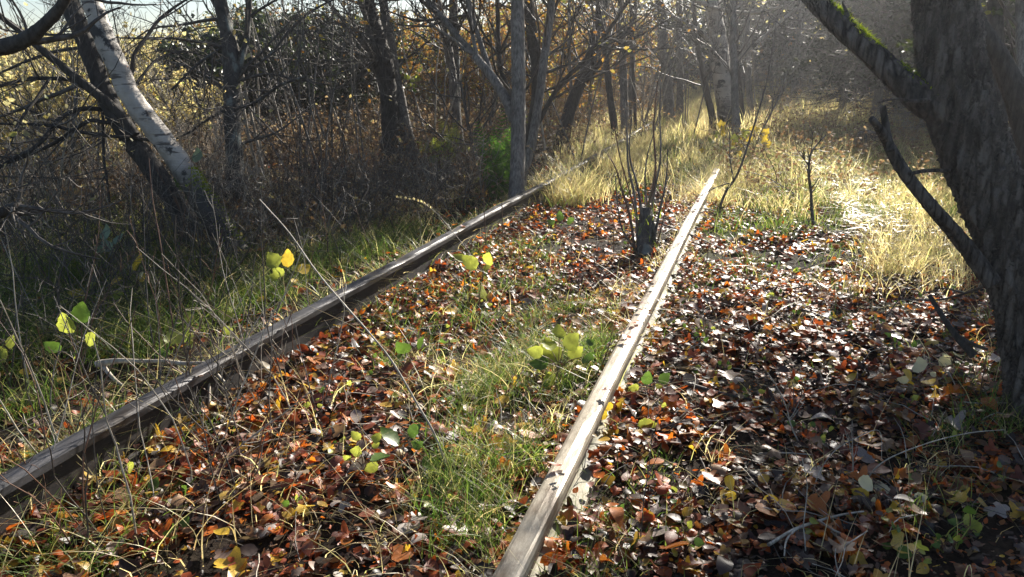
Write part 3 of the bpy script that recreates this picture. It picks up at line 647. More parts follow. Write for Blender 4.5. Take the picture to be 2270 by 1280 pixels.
# 8 leaning forked one
hero_tree('oak_tree', 'brown forked trunk leaning toward the sun with a low side limb', [(1246, 318, 34), (1256, 270, 27), (1270, 225, 26), (1290, 178, 25), (1308, 130, 23), (1320, 80, 22), (1328, 35, 20), (1336, -15, 18), (1350, -120, 13), (1370, -340, 5)], 10.5, 'bark_dark',
    limbs=[([(1268, 228, 17), (1290, 190, 15), (1318, 155, 13), (1345, 122, 11), (1368, 95, 9), (1400, 60, 7)], (10.5, 10.2)), ([(1325, 60, 12), (1338, 25, 11), (1350, -10, 10), (1380, -80, 7)], (10.5, 10.8))],
    crown=(30, 110, 320), seed=22, leaves=120, top=1800)
# 9 stand of slim trunks beyond the rail ends
slim = [([(1362, 290, 17), (1352, 210, 15), (1344, 140, 14), (1338, 60, 13), (1334, -10, 12), (1325, -250, 5)], 11.5, 'bark_dark', 'leaning dark slim trunk nearest the forked oak at the far rail end'),
        ([(1386, 295, 21), (1384, 230, 18), (1382, 160, 17), (1379, 80, 16), (1376, 0, 15), (1370, -250, 5)], 12.2, 'bark_grey', 'upright grey slim trunk crossed by a single lime leaf at the far rail end'),
        ([(1400, 170, 13), (1404, 110, 12), (1406, 50, 11), (1408, -10, 10), (1412, -200, 4)], 12.6, 'bark_grey', 'slender grey stem forking upward close behind the upright slim trunk'),
        ([(1408, 280, 8), (1405, 180, 7), (1400, 90, 7), (1398, -10, 6), (1395, -200, 3)], 12.0, 'bark_dark', 'pencil-thin dark stem between the slim trunks and the hazy trunk'),
        ([(1484, 262, 26), (1480, 200, 22), (1474, 130, 21), (1468, 60, 20), (1462, 0, 18), (1455, -200, 6)], 14.5, 'bark_grey', 'hazy grey trunk where the dark rail vanishes in the weeds'),
        ([(1506, 258, 18), (1508, 180, 15), (1507, 90, 14), (1505, 0, 13), (1500, -200, 5)], 15.0, 'bark_grey', 'hazy slim trunk standing close beside the grey one at the rail end'),
        ([(1580, 270, 16), (1568, 210, 14), (1558, 160, 12), (1548, 110, 11), (1540, 40, 10), (1535, -60, 7)], 12.6, 'bark_dark', 'dark curved stem leaning away from the upright birch'),
        ([(1632, 318, 19), (1630, 230, 17), (1627, 140, 16), (1625, 60, 15), (1624, -10, 14), (1620, -240, 5)], 11.2, 'bark_grey', 'smooth grey pole-like trunk hard against the upright birch'),
        ([(1648, 292, 14), (1644, 240, 12), (1638, 185, 11), (1634, 120, 10), (1632, 20, 8), (1630, -100, 4)], 13.0, 'bark_dark', 'short dark stem curving just past the pole-like trunk'),
        ([(1668, 285, 16), (1662, 220, 14), (1658, 150, 13), (1656, 70, 12), (1655, -10, 11), (1652, -160, 5)], 14.0, 'bark_grey', 'faint grey trunk at the edge of the bright clearing'),
        ([(1060, 400, 10), (1052, 340, 9), (1040, 290, 8), (1030, 230, 7), (1020, 180, 6)], 8.2, 'twig', 'thin dark sapling rising in front of the green fern'),
        ([(1268, 270, 9), (1266, 200, 8), (1262, 120, 8), (1262, 40, 7), (1260, -40, 5)], 12.5, 'bark_grey', 'thin grey sapling just behind the forked oak'),
        ([(1304, 275, 11), (1310, 200, 10), (1318, 120, 9), (1330, 30, 8), (1340, -60, 6)], 13.5, 'bark_grey', 'thin hazy sapling between the forked oak and slim trunks')]
for j, (tp, d, bk, lab) in enumerate(slim):
    hero_tree('slim_tree', lab, tp, d, bk, crown=(16, 60, 200), crown_l=(.7, 1.6), seed=60+j, sides=10, leaves=50, group='slim trunks around the rail ends', tr=(.3, 1), leafm='thicket_leaf')
# 10 upright birch by the clearing
hero_tree('birch_tree', 'upright silver birch with black-nicked white bark at the edge of the bright clearing', [(1620, 305, 52), (1615, 265, 46), (1607, 215, 44), (1600, 165, 43), (1596, 120, 40), (1590, 70, 36), (1582, 20, 32), (1575, -30, 28), (1565, -160, 20), (1560, -360, 6)], 12.0, 'birch',
    limbs=[([(1600, 160, 12), (1585, 125, 11), (1570, 90, 10), (1552, 70, 9), (1520, 52, 8), (1480, 30, 7), (1440, 5, 5)], (12, 11.4)), ([(1606, 175, 10), (1640, 130, 9), (1690, 85, 8), (1740, 40, 7), (1790, 0, 5)], (12, 11.5)), ([(1545, 0, 12), (1575, 16, 10), (1620, 26, 8), (1680, 28, 7), (1735, 14, 5)], (12, 11.0))],
    crown=(40, 160, 460), seed=23, leaves=400, leafm='thicket_leaf', sides=18, top=1500)
# 12 the big tree at the right
big, bigS = hero_tree('sycamore_tree', 'big dark-barked tree with a mossy limb and a bowed trunk, towering over the leaf litter', [(2330, 980, 169), (2318, 900, 145), (2300, 780, 131), (2268, 640, 129), (2228, 510, 129), (2185, 400, 134), (2148, 300, 136), (2122, 215, 136), (2106, 120, 132), (2097, 20, 131), (2094, -60, 128), (2090, -250, 114), (2075, -560, 81), (2060, -900, 48), (2050, -1300, 16)], 2.78, 'bark_big',
    limbs=[([(2105, 250, 76), (2050, 222, 66), (2005, 186, 55), (1965, 150, 50), (1920, 108, 46), (1872, 64, 46), (1828, 22, 43), (1790, -18, 41), (1720, -110, 34), (1620, -300, 23), (1500, -560, 9)], (2.78, 3.1)),
           ([(2200, 628, 38), (2160, 572, 34), (2112, 512, 31), (2062, 455, 28), (2016, 398, 27), (1990, 360, 26), (1972, 325, 23), (1953, 292, 19), (1932, 264, 14)], (2.74, 2.55)),
           ([(1974, 335, 17), (1967, 300, 16), (1962, 268, 15), (1957, 236, 13)], (2.58, 2.52)),
           ([(1885, 75, 11), (1882, 48, 10), (1874, 22, 8), (1868, 6, 4)], 2.9),
           ([(2016, 386, 8), (2045, 380, 8), (2075, 378, 8), (2105, 378, 7)], (2.6, 2.8)),
           ([(2060, 222, 10), (2020, 224, 8), (1985, 220, 5), (1945, 228, 3)], (2.7, 2.5))],
    crown=(26, 110, 420), crown_l=(.5, 1.3), tr=(.72, 1), src=[0, 1], seed=31, leaves=0, sides=110, rough=.03, flare=.45, ridge=.14)
hero_tree('sycamore_tree', 'second dark trunk with moss tufts leaning in behind the big bowed tree', [(2440, 960, 120), (2400, 760, 96), (2345, 540, 84), (2306, 390, 70), (2270, 260, 53), (2232, 160, 43), (2195, 95, 38), (2155, 40, 35), (2110, -30, 32), (2040, -180, 24), (1960, -500, 8)], 3.5, 'bark_dark', crown=(14, 40, 120), tr=(.6, 1), seed=32, sides=48, flare=.2, ridge=.12)
hero_tree('ash_tree', 'slender pale grey pole of a trunk past the second dark trunk', [(2275, 420, 22), (2268, 250, 20), (2263, 130, 20), (2261, 0, 19), (2258, -200, 14), (2250, -500, 5)], 6.2, 'bark_grey', crown=(10, 40, 120), seed=33)

hero_tree('holly_tree', 'dark leafy holly filling the gap behind the second dark trunk', [(2300, 480, 40), (2300, 300, 36), (2296, 100, 34), (2290, -100, 28), (2280, -220, 18), (2270, -330, 6)], 6.5, 'bark_dark', crown=(60, 200, 500), tr=(.05, 1), seed=34, leaves=3000, leafs=(.04, .07), leafm='evergreen')
hero_tree('oak_tree', 'slim oak added out of sight behind the big bowed tree to shade the leaf litter', [(2218, 440, 34), (2212, 200, 32), (2205, 0, 30), (2195, -120, 27), (2180, -300, 20), (2165, -520, 7)], 6.3, 'bark_dark', crown=(16, 60, 160), crown_l=(.4, 1.0), tr=(.6, 1), seed=35, leaves=0, top=2600, topt=.64)  # unseen tree, placed for the shadow of its crown
hero_tree('oak_tree', 'far oak at the clearing edge partly hidden by the mossy limb', [(1905, 215, 30), (1912, 150, 26), (1920, 60, 25), (1925, -60, 22), (1935, -260, 12), (1940, -420, 4)], 17.0, 'bark_dark', crown=(30, 120, 320), tr=(.3, 1), seed=36, leaves=300, top=1500, topt=.6)

# moss along a limb: short blades standing on its upper side
def moss_on(root, sk, t0, t1, n, h=(.006, .02), up=(0, 0, 1.), spread=.35):
    Q = catmull(sk, 200); i = rng.integers(int(200*t0), int(199*t1), n)
    T = nrm(np.gradient(Q[:, :3], axis=0)); U = np.array(up); N = nrm(U-T*(T@U)[:, None]); B = np.cross(T, N)
    m = rng.uniform(size=n) < np.clip(.6+.5*np.sin(i*.31)+.35*np.sin(i*.11+1), .06, 1); i = i[m]; n = len(i)
    a = rng.normal(size=n)*spread; r = Q[i, 3]*(.98+.05*np.sin(i*.5))
    p = Q[i, :3]+(N[i]*np.cos(a)[:, None]+B[i]*np.sin(a)[:, None])*r[:, None]
    mb = MB(); blades(mb, p-N[i]*.004, h, .007, lean=(.2, 1.4), K=3); return mb.build('moss', M['moss'], root)
moss_on(big, bigS[1], .04, .8, 9000, (.008, .026), (0, .25, 1.))
moss_on(birch, birchS[0], .01, .16, 3000, (.015, .045), (.8, 0, .6), .5)

# ------------------------------------------------------------------ background woods
def bushy(name, label, base, height, nst, spread, twigm, leafm, nleaf, ls, group, cat='shrub', seed=0, lean=.3, r=(.006, .016), tw=1.0):
    g = np.random.default_rng(seed); base = np.array(base, float); base[2] = float(hz(base[0], base[1]))
    root = thing(name, label, cat, base, group)
    B = base+np.column_stack([g.normal(size=(nst, 2))*spread*.15, np.full(nst, -.05)])
    S, R = stemset(nst, B, (height*.7, height*1.1), lean, 9, .1, r, .25, g)
    mb = MB(); tubes(mb, S, R, 5)
    A, a = sprout(S, R, int(nst*9*tw), (.25, 1), (height*.16, height*.4), (30, 65), 6, .1, .14, .6, .3, .0022, g); tubes(mb, A, a, 3)
    C, c = sprout(A, a, int(nst*26*tw), (.2, 1), (height*.06, height*.16), (30, 65), 4, 0, .16, .7, .5, .0018, g); tubes(mb, C, c, 3)
    mb.build('stems' if False else 'crown', M[twigm], root)
    if nleaf:
        mb = MB(); leaf_crown(mb, np.concatenate([C, A[:, [0, 2, 4, 5]]]), nleaf, ls, g=g, spread=.04*height/2); mb.build('foliage', M[leafm], root)
    return root

def conifer(base, H, rad, dead, nl, seed, label, group, name='spruce_tree', needle='needle', r0=.09, live=True):
    g = np.random.default_rng(seed); base = np.array(base, float); base[2] = float(hz(base[0], base[1]))
    root = thing(name, label, 'tree', base, group)
    t = np.linspace(0, 1, 8); P = base+np.column_stack([np.cumsum(g.normal(size=8))*.03, np.cumsum(g.normal(size=8))*.03, t*H-.05])
    mb = MB(); tubes(mb, P[None], (r0*(1-.85*t))[None], 9); mb.build('trunk', M['bark_grey'], root)
    nb = int(H*dead); z = g.uniform(.04, .98, nb); az = g.uniform(0, 2*np.pi, nb)
    ln = rad*(1.05-z)*g.uniform(.5, 1.1, nb)+.15; K = 7; s = np.linspace(0, 1, K)[None, :, None]
    D = np.stack([np.cos(az), np.sin(az), g.uniform(-.15, .15, nb)], -1)[:, None]
    p0 = np.stack([np.interp(z, t, P[:, i]) for i in range(3)], -1)[:, None]
    S = p0+D*ln[:, None, None]*s+np.array([0, 0, 1])*ln[:, None, None]*(-.35*s+.25*s**2)+np.cumsum(g.normal(size=(nb, K, 3))*.02, 1)
    R = (.004+.006*ln)[:, None]*np.linspace(1, .25, K)[None]
    mb = MB(); tubes(mb, S, R, 3)
    A, a = sprout(S, R, nb*6, (.15, 1), (rad*.12, rad*.42), (35, 70), 5, -.15, .12, .6, .4, .0022, g); tubes(mb, A, a, 3)
    mb.build('crown', M['twig'], root)
    if live and nl:
        mb = MB(); C = A[A[:, 0, 2] > base[2]+H*(.12 if live is True else live)]
        if len(C): leaf_crown(mb, C, nl, (.05, .13), (20, 160), .05, g=g); mb.build('foliage', M[needle], root)
    return root

def at(px, d):
    """ground point at a forward distance d in the direction of photo column px"""
    q = ray(px, 122.0); q = q/np.linalg.norm(q[:2]); return np.array([q[0]*d, q[1]*d, 0])

# dark evergreens behind the twin trunks
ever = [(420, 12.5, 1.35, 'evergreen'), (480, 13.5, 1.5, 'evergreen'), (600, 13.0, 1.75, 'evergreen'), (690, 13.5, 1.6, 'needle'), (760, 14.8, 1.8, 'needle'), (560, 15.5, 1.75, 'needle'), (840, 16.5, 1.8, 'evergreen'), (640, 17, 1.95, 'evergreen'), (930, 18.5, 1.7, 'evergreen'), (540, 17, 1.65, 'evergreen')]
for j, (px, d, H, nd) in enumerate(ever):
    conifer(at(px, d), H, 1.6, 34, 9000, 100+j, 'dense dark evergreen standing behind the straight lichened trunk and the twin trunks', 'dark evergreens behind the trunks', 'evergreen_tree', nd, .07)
# russet and amber leaved shrubs behind the central trunks
rus = [(1000, 13.5, 1.6), (1065, 14.5, 2.3), (1110, 15, 2.5), (1180, 16, 2.6), (1230, 14.5, 2.2), (1310, 17, 2.7), (930, 17, 1.8), (1400, 19, 2.6), (1060, 18, 2.2), (1260, 18, 2.8), (870, 18, 2.1)]
for j, (px, d, H) in enumerate(rus):
    bushy('beech_shrub', 'russet and amber leaved shrub glowing behind the upright alder', at(px, d), H, 8, 2.0, 'twig', 'autumn', 4200, (.04, .075), 'russet shrubs behind the central trunks', seed=140+j)
# cream leaved thicket behind the leaning birch
cre = [(-40, 8.5, 1.9), (40, 9.5, 2.0), (110, 10.5, 2.1), (175, 9.8, 2.0), (240, 11.5, 2.2), (310, 12, 2.3), (20, 12.5, 2.2), (140, 13.5, 2.5), (260, 14.5, 2.4), (350, 14, 2.4), (80, 16, 2.4), (200, 17, 2.6), (330, 18, 2.6), (-60, 15, 2.4), (420, 17, 2.5)]
for j, (px, d, H) in enumerate(cre):
    bushy('willow_shrub', 'cream and yellow leaved willow shrub in the pale thicket behind the leaning birch', at(px, d), 1.0+.028*d, 11, 2.4, 'twig_pale', 'thicket_leaf', 5000, (.035, .065), 'pale willow thicket behind the birch', seed=170+j)
# bare saplings, thin and grey
sap = [(560, 7.4), (600, 8.2), (640, 7.8), (655, 9.0), (700, 7.2), (725, 8.6), (770, 9.2), (800, 8.0), (615, 10), (680, 10.5), (745, 10.2), (820, 10.6), (950, 9.0), (985, 10.4), (1075, 9.6), (1215, 9.6), (1290, 9.4), (1425, 13), (1450, 12), (1530, 14), (1545, 12.5), (1700, 14), (1730, 16), (1690, 11.5),
       (60, 6.6), (110, 7.2), (160, 7.6), (215, 8.0), (265, 8.4), (130, 9), (40, 8), (300, 8.6), (20, 10), (190, 10.5), (420, 9.5), (450, 8.2), (1440, 16), (1515, 17), (1580, 18), (1620, 19), (1470, 19), (1340, 15.5), (1220, 13), (1130, 11)]
for j, (px, d) in enumerate(sap):
    g = np.random.default_rng(300+j); b = at(px, d); b[2] = float(hz(b[0], b[1])); H = g.uniform(2.2, 4.2) if px > 480 else g.uniform(1.5, 2.3)
    zone = 'among the brambles behind the leaning birch' if px < 480 else ('in the shaded brown weeds before the evergreens' if px < 1000 else 'in the hazy stand beyond the rail ends')
    root = thing('bare_sapling', 'thin bare sapling '+zone, 'sapling', b, 'bare saplings '+zone)
    S, R = stemset(int(g.integers(1, 4)), b+np.array([0, 0, -.04]), (H*.8, H), .16, 10, .06, (.008, .017), .2, g)
    mb = MB(); tubes(mb, S, R, 6); mb.build('trunk', M['bark_grey' if j % 3 else 'twig_pale'], root)
    A, a = sprout(S, R, 22, (.25, 1), (.3, 1.0), (25, 55), 7, .25, .1, .55, .3, .0022, g); mb = MB(); tubes(mb, A, a, 4)
    C, c = sprout(A, a, 90, (.2, 1), (.12, .4), (30, 60), 5, .15, .13, .65, .45, .0018, g); tubes(mb, C, c, 3); mb.build('crown', M['twig'], root)
# spruce plantation on the rise to the right, lower branches dead and bare
k = 0
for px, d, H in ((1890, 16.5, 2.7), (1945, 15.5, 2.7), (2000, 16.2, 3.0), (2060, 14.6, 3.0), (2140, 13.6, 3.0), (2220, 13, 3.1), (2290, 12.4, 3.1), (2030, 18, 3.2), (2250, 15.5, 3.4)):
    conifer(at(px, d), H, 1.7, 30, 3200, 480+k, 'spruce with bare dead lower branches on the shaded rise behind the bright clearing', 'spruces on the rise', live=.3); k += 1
for d in (17.5, 20, 23, 27, 32, 38):
    for px in np.linspace(1660, 2420, 9):
        g = np.random.default_rng(500+k); x = px+g.uniform(-45, 45); dd = d+g.uniform(-1.2, 1.2)
        if dd < (19 if x < 1800 else 23 if x < 2050 else 17): continue
        conifer(at(x, dd), (1.2+.1*dd)*g.uniform(.85, 1.2), 1.9, 22, 2600 if d > 20 else 1800, 500+k, 'spruce with bare dead lower branches on the shaded rise behind the bright clearing', 'spruces on the rise', live=.35 if d < 24 else .15); k += 1

# far woods, seen as one mass
def far_woods():
    mb = MB(); n = 2600
    px = rng.uniform(-250, 2500, n); d = rng.uniform(22, 48, n); P = np.array([at(a, b) for a, b in zip(px, d)]); P[:, 2] = hz(P[:, 0], P[:, 1])
    Hh = (1.32+np.where(px < 480, .0, np.where(px < 880, .04, np.where(px < 1090, .025, np.where(px < 1500, .055, .085))))*d-.3)*rng.uniform(.6, 1.05, n)
    S, R = stemset(n, P, (1, 1), .12, 7, .06, (.015, .05), .2); S = P[:, None]+(S-P[:, None])*Hh[:, None, None]; tubes(mb, S, R, 4, 0)
    A, a = sprout(S, R, n*9, (.15, 1), (.5, 1.6), (35, 75), 5, .05, .14, .5, .4, .004); tubes(mb, A, a, 3, 0)
    q = rng.integers(0, len(A), 140000); j = rng.integers(1, 5, 140000); pos = A[q, j]+rng.normal(size=(140000, 3))*.15
    X, _, _ = proj(pos); rot = rotmats(140000, (0, 150)); s = rng.uniform(.10, .2, 140000)
    z = np.where(X < 400, 0, np.where(X < 900, 1, np.where(X < 1450, 2, 3))); u = rng.uniform(size=140000)
    mi = np.where(z == 0, np.where(u < .8, 1, 2), np.where(z == 1, np.where(u < .8, 3, 2), np.where(z == 2, np.where(u < .75, 2, 3), np.where(u < .85, 3, 2))))
    for m in (1, 2, 3):
        kk = mi == m; scatter(mb, LEAF1, pos[kk], rot[kk], s[kk], m)
    tag(mb.build('distant_woods', [M['twig'], M['thicket_leaf'], M['autumn'], M['evergreen']]), 'distant mixed woodland closing off the view behind all the trunks', 'woods', kind='stuff')
far_woods()

# ------------------------------------------------------------------ stump, shrub, saplings, ferns
def stump_shrub():
    b = gp(1428, 568); D = dep(b); root = thing('coppice_stump', 'dark mossy stump bristling with thin upright shoots between the rails', 'stump', b)
    mb = MB(); P = [pt(x, y, D) for x, y in ((1430, 585), (1428, 540), (1430, 500), (1432, 462))]
    limb(mb, np.array(P), np.array([.072, .058, .05, .038]), 30, 46, .17, 0, 5, True, .25); mb.build('trunk', M['bark_lichen'], root)
    for j, pts in enumerate([[(1408, 560), (1395, 480), (1378, 420), (1358, 370), (1345, 340)], [(1415, 555), (1405, 440), (1398, 370), (1392, 300), (1385, 220)], [(1425, 500), (1415, 420), (1405, 350), (1400, 260)], [(1432, 480), (1445, 380), (1452, 280), (1458, 180)], [(1440, 540), (1452, 440), (1462, 350), (1466, 250), (1465, 175)],
                             [(1445, 555), (1466, 470), (1474, 400), (1480, 330)], [(1420, 540), (1400, 450), (1375, 360), (1360, 270)], [(1436, 470), (1430, 400), (1440, 340), (1448, 300)], [(1412, 560), (1388, 500), (1372, 440), (1364, 390)], [(1450, 560), (1470, 500), (1478, 440)]]):
        p = np.array([pt(x, y, D+.05*math.sin(j*2+i)) for i, (x, y) in enumerate(pts)]); mb = MB(); p[1:-1] += np.random.default_rng(j).normal(size=(len(p)-2, 3))*.014; q = limb(mb, p, np.linspace(.011 if j < 6 else .007, .003, len(p)), 7, 26, .08, 0, j); sh = mb.build('shoot', M[('twig_red', 'bark_grey', 'twig')[j % 3]], root)
        q = catmull(q, 16); A, a = sprout(q[None, :, :3], np.abs(q[None, :, 3]), 5, (.3, 1), (.12, .4), (18, 45), 6, .2, .1, .6, .4, .0014)
        for v in range(5): mb = MB(); tubes(mb, A[v:v+1], a[v:v+1], 4); mb.build('twig', M['twig'], sh)
    mb = MB(); p = np.array([pt(1430, y, D) for y in (570, 520, 470)]); Q = np.linspace(p[0], p[-1], 120)+rng.normal(size=(120, 3))*.05; blades(mb, Q, (.05, .16), .004); mb.build('moss', M['moss'], root)
stump_shrub()

def px_shrub(name, label, cat, stems, mat='twig', group=None, base=None, twigs=30, tl=(.06, .25), leaves=None):
    """stems: list of (points px, radius m); the first point of the first stem is the foot"""
    b = gp(*(base or stems[0][0][0])); D = dep(b); root = thing(name, label, cat, b, group); sk = []
    for j, (pts, r) in enumerate(stems):
        p = np.array([pt(x, y, D+.06*math.sin(j+i*1.3)*(i > 0)) for i, (x, y) in enumerate(pts)])
        if j == 0: p[0] = b-np.array([0, 0, .03])
        mb = MB(); q = limb(mb, p, np.linspace(r, r*.35, len(p)), 7, 26, .06, 0, j+3); mb.build('stem', M[mat], root); sk.append(catmull(q, 20))
    if twigs:
        S = np.array(sk); mb = MB(); A, a = sprout(S[:, :, :3], np.abs(S[:, :, 3]), twigs, (.3, 1), tl, (30, 65), 6, .1, .12, .6, .4, .0012); tubes(mb, A, a, 4)
        C, c = sprout(A, a, twigs*2, (.2, 1), (tl[0]*.4, tl[1]*.4), (30, 60), 4, .1, .14, .7, .5, .001); tubes(mb, C, c, 3); mb.build('crown', M[mat], root)
    return root, D

px_shrub('bare_sapling', 'small forked sapling standing alone in the glowing straw grass', 'sapling', [([(1808, 508), (1800, 470), (1797, 420), (1793, 385), (1796, 345), (1812, 320), (1830, 300)], .014), ([(1794, 370), (1780, 350), (1765, 332)], .006), ([(1796, 352), (1800, 320), (1802, 290)], .005)], 'twig', twigs=26)
px_shrub('bare_sapling', 'dark crooked sapling leaning across the sunlit rail tip', 'sapling', [([(1590, 470), (1612, 420), (1626, 402), (1640, 375), (1652, 340), (1668, 290), (1685, 235), (1700, 180), (1712, 110), (1722, 40)], .013), ([(1626, 402), (1618, 350), (1618, 310), (1616, 250)], .007), ([(1622, 405), (1590, 415), (1560, 430), (1530, 450)], .006)], 'twig', twigs=30)
px_shrub('bare_sapling', 'thin dark stem crossing the glowing straw grass on a slant', 'sapling', [([(1795, 455), (1760, 430), (1720, 405), (1690, 390), (1650, 380)], .006), ([(1722, 406), (1718, 380), (1700, 345), (1692, 320)], .004)], 'twig', twigs=10, base=(1800, 470))

def fern(label, base_px, tip, n, length, m, group=None, name='fern'):
    b = gp(*base_px); D = dep(b); root = thing(name, label, 'fern', b, group); mb = MB()
    for j in range(n):
        tx, ty = tip[0]+rng.normal()*tip[2], tip[1]+rng.normal()*tip[3]; e = pt(tx, ty, D+rng.uniform(-.3, .3)); mid = (b+e)/2+np.array([0, 0, .12*length])
        Q = catmull(np.array([b, mid, e]), 22); tubes(mb, Q[None], np.linspace(.003, .001, 22)[None], 4)
        T = nrm(np.gradient(Q, axis=0)); S = nrm(np.cross(T, np.array([.3, -.8, .5]))); 
        for s in (-1, 1):
            dirv = nrm(S*s+T*.5); ln = length*.32*np.sin(np.linspace(.25, 1, 22)*np.pi*.95)+.01; X = dirv; Z = nrm(np.cross(X, T)+rng.normal(size=(22, 3))*.25); Y = np.cross(Z, X); Z = np.cross(X, Y)
            sub = 5
            for q in range(sub):
                f = (q+.5)/sub; pos = Q+X*(ln*f)[:, None]; scatter(mb, LEAF1, pos, np.stack([Y, X, Z], -1), ln*.34*(1-f*.7)+.006)
    mb.build('frond', M[m], root); return root
fern('tall deep green fern clump at the foot of the upright alder', (1106, 440), (1104, 325, 24, 40), 12, .4, 'fern')
fern('bright lime fern spray lit from behind before the pale leaning ash', (975, 400), (958, 312, 24, 14), 7, .3, 'lime_leaf')
fern('small lime fern tip raised between the ash pair and the tall fern', (1020, 385), (1000, 272, 9, 9), 4, .3, 'lime_leaf')

# ------------------------------------------------------------------ leafy sprigs in the foreground
def sprig(label, base_px, leaves, m, cat='plant', group=None, stem='twig_red', lobes=False):
    """leaves: (px, py, size px); each leaf a part on its own stalk"""
    b = gp(*base_px); D = dep(b); root = thing('seedling' if cat == 'seedling' else 'leafy_weed', label, cat, b, group); g = np.random.default_rng(int(base_px[0]*7+base_px[1]))
    tops = []
    for j, (x, y, s) in enumerate(leaves):
        e = pt(x, y, D+g.uniform(-.06, .06)); e[2] = max(e[2], float(hz(e[0], e[1]))+.02); tops.append((e, s*D/FPX*.98))
    for e, q in list(tops)[:4]: tops.append((e+g.normal(size=3)*q*.55-np.array([0, 0, q*.6]), q*g.uniform(.45, .75)))
    tops = [(np.array([e[0], e[1], max(e[2], float(hz(e[0], e[1]))+.02)]), q) for e, q in tops]
    cen = np.mean([e for e, _ in tops], 0); knot = b*.25+cen*.75-np.array([0, 0, .012]); mb = MB()
    Q = catmull(np.array([b-np.array([0, 0, .02]), (b+knot)/2+g.normal(size=3)*.012, knot]), 12); tubes(mb, Q[None], np.linspace(.0042, .0024, 12)[None], 5)
    for e, s in tops:
        q = catmull(np.array([knot, (knot+e)/2+np.array([0, 0, .012]), e]), 7); tubes(mb, q[None], np.linspace(.0022, .0013, 7)[None], 4)
    mb.build('stem', M[stem], root)
    for j, (e, s) in enumerate(tops):
        out = nrm((e-knot)*np.array([1, 1, .4])+g.normal(size=3)*.01); z = nrm(np.array([.15+g.normal()*.4, -.75+g.normal()*.35, .62])); y = nrm(np.cross(z, out)); z = np.cross(out, y)
        mb = MB(); T = LB[j % 3] if lobes else BRAMBLE[j % 3]; scatter(mb, T, (e+out*s*.42)[None], np.stack([out, y, z], -1)[None], [s]); mb.build('leaf', M[m if g.uniform() < .7 else ALT[m]], root)
    return root
ALT = {'lime_leaf': 'green_leaf', 'green_leaf': 'lime_leaf', 'amber_leaf': 'lime_leaf', 'cream_leaf': 'amber_leaf', 'dull_leaf': 'green_leaf'}
sprig('pale yellow three-leaved bramble sprig beside the white dead stick', (205, 905), [(150, 735, 58), (172, 712, 52), (130, 778, 38), (165, 790, 36)], 'lime_leaf')
sprig('bright lime leaves on a tall stem above the white dead stick', (398, 800), [(405, 748, 50), (430, 742, 48), (488, 708, 38), (420, 712, 30)], 'lime_leaf')
sprig('yellow leaf cluster before the mossy birch foot', (640, 690), [(612, 592, 50), (636, 590, 45), (612, 618, 36), (650, 600, 30)], 'amber_leaf')
sprig('large lime leaf standing up in the middle of the litter between the rails', (1062, 690), [(1064, 632, 62), (1052, 596, 46), (1078, 585, 36)], 'lime_leaf')
sprig('glowing lime and cream leaf cluster in grass beside the sunlit rail', (1228, 868), [(1235, 800, 66), (1252, 768, 52), (1213, 808, 46), (1222, 776, 46), (1200, 788, 40), (1240, 748, 40), (1262, 790, 42), (1226, 830, 44)], 'lime_leaf')
sprig('dark green three-leaved sprig in the shaded litter between the rails', (885, 1050), [(880, 985, 58), (860, 1008, 56), (905, 962, 38), (937, 1024, 44)], 'green_leaf')
sprig('pale yellow sprig hugging the outer side of the sunlit rail', (1385, 960), [(1375, 912, 52), (1416, 942, 46), (1356, 906, 30), (1345, 922, 36)], 'amber_leaf')
sprig('small green sprig just beyond the pale yellow one outside the sunlit rail', (1435, 895), [(1430, 850, 34), (1462, 845, 34), (1415, 862, 26)], 'green_leaf')
sprig('cream three-leaved sprig nearest the big tree foot', (2052, 885), [(2038, 825, 46), (2058, 842, 40), (2022, 838, 40)], 'cream_leaf')
sprig('cream-white three-leaved sprig low in the shade of the big tree', (1945, 1130), [(1932, 1078, 46), (1955, 1095, 44), (1922, 1102, 40)], 'cream_leaf')
sprig('yellow-green seedling at the edge of the big tree shadow, lowest in view', (2030, 1255), [(2016, 1222, 40), (2040, 1216, 40), (2026, 1240, 30)], 'lime_leaf')
sprig('glossy dark green leaf pair on shaded litter beneath the dark rail', (405, 1105), [(394, 1078, 36), (417, 1080, 36), (404, 1092, 30)], 'green_leaf')
sprig('dark green creeping leaves next to the glossy pair beneath the dark rail', (318, 1125), [(308, 1090, 34), (332, 1084, 34), (316, 1112, 32)], 'green_leaf')
sprig('single lime leaf upright at the foot of the dark rail', (285, 1075), [(285, 1038, 34), (278, 1052, 18)], 'lime_leaf')
sprig('round green leaf pair in the lowest corner of the grass', (45, 1258), [(32, 1230, 34), (56, 1236, 40)], 'green_leaf')
sprig('tiny bright green sprig on the litter below the glossy pair', (392, 1195), [(382, 1168, 28), (402, 1166, 28), (392, 1176, 22)], 'green_leaf')
sprig('grey-green round leaves on a tall stem before the brambles', (245, 660), [(232, 530, 38), (252, 540, 34), (238, 556, 38)], 'dull_leaf')
sprig('pale green upright leaf pair in front of the birch trunk', (470, 570), [(436, 358, 36), (422, 378, 30)], 'dull_leaf')
sprig('long green drooping leaf over the birch trunk foot', (480, 560), [(418, 418, 48), (432, 424, 26)], 'green_leaf')
sprig('white curled dead leaf standing in the dark grass', (315, 680), [(302, 598, 46), (308, 620, 26)], 'cream_leaf')
sprig('ragged yellowing leaf cluster in the dark grass left of the white curled leaf', (225, 700), [(205, 640, 42), (240, 632, 40), (250, 655, 30), (185, 655, 36)], 'amber_leaf')
sprig('yellow leaves at the outer edge of the dark grass', (25, 860), [(8, 800, 48), (18, 770, 34), (6, 830, 30)], 'amber_leaf')
sprig('yellow-green sprig low between the rails near the dark leaf litter', (805, 1065), [(800, 1005, 34), (812, 1035, 30), (795, 975, 28), (820, 1045, 30)], 'lime_leaf')
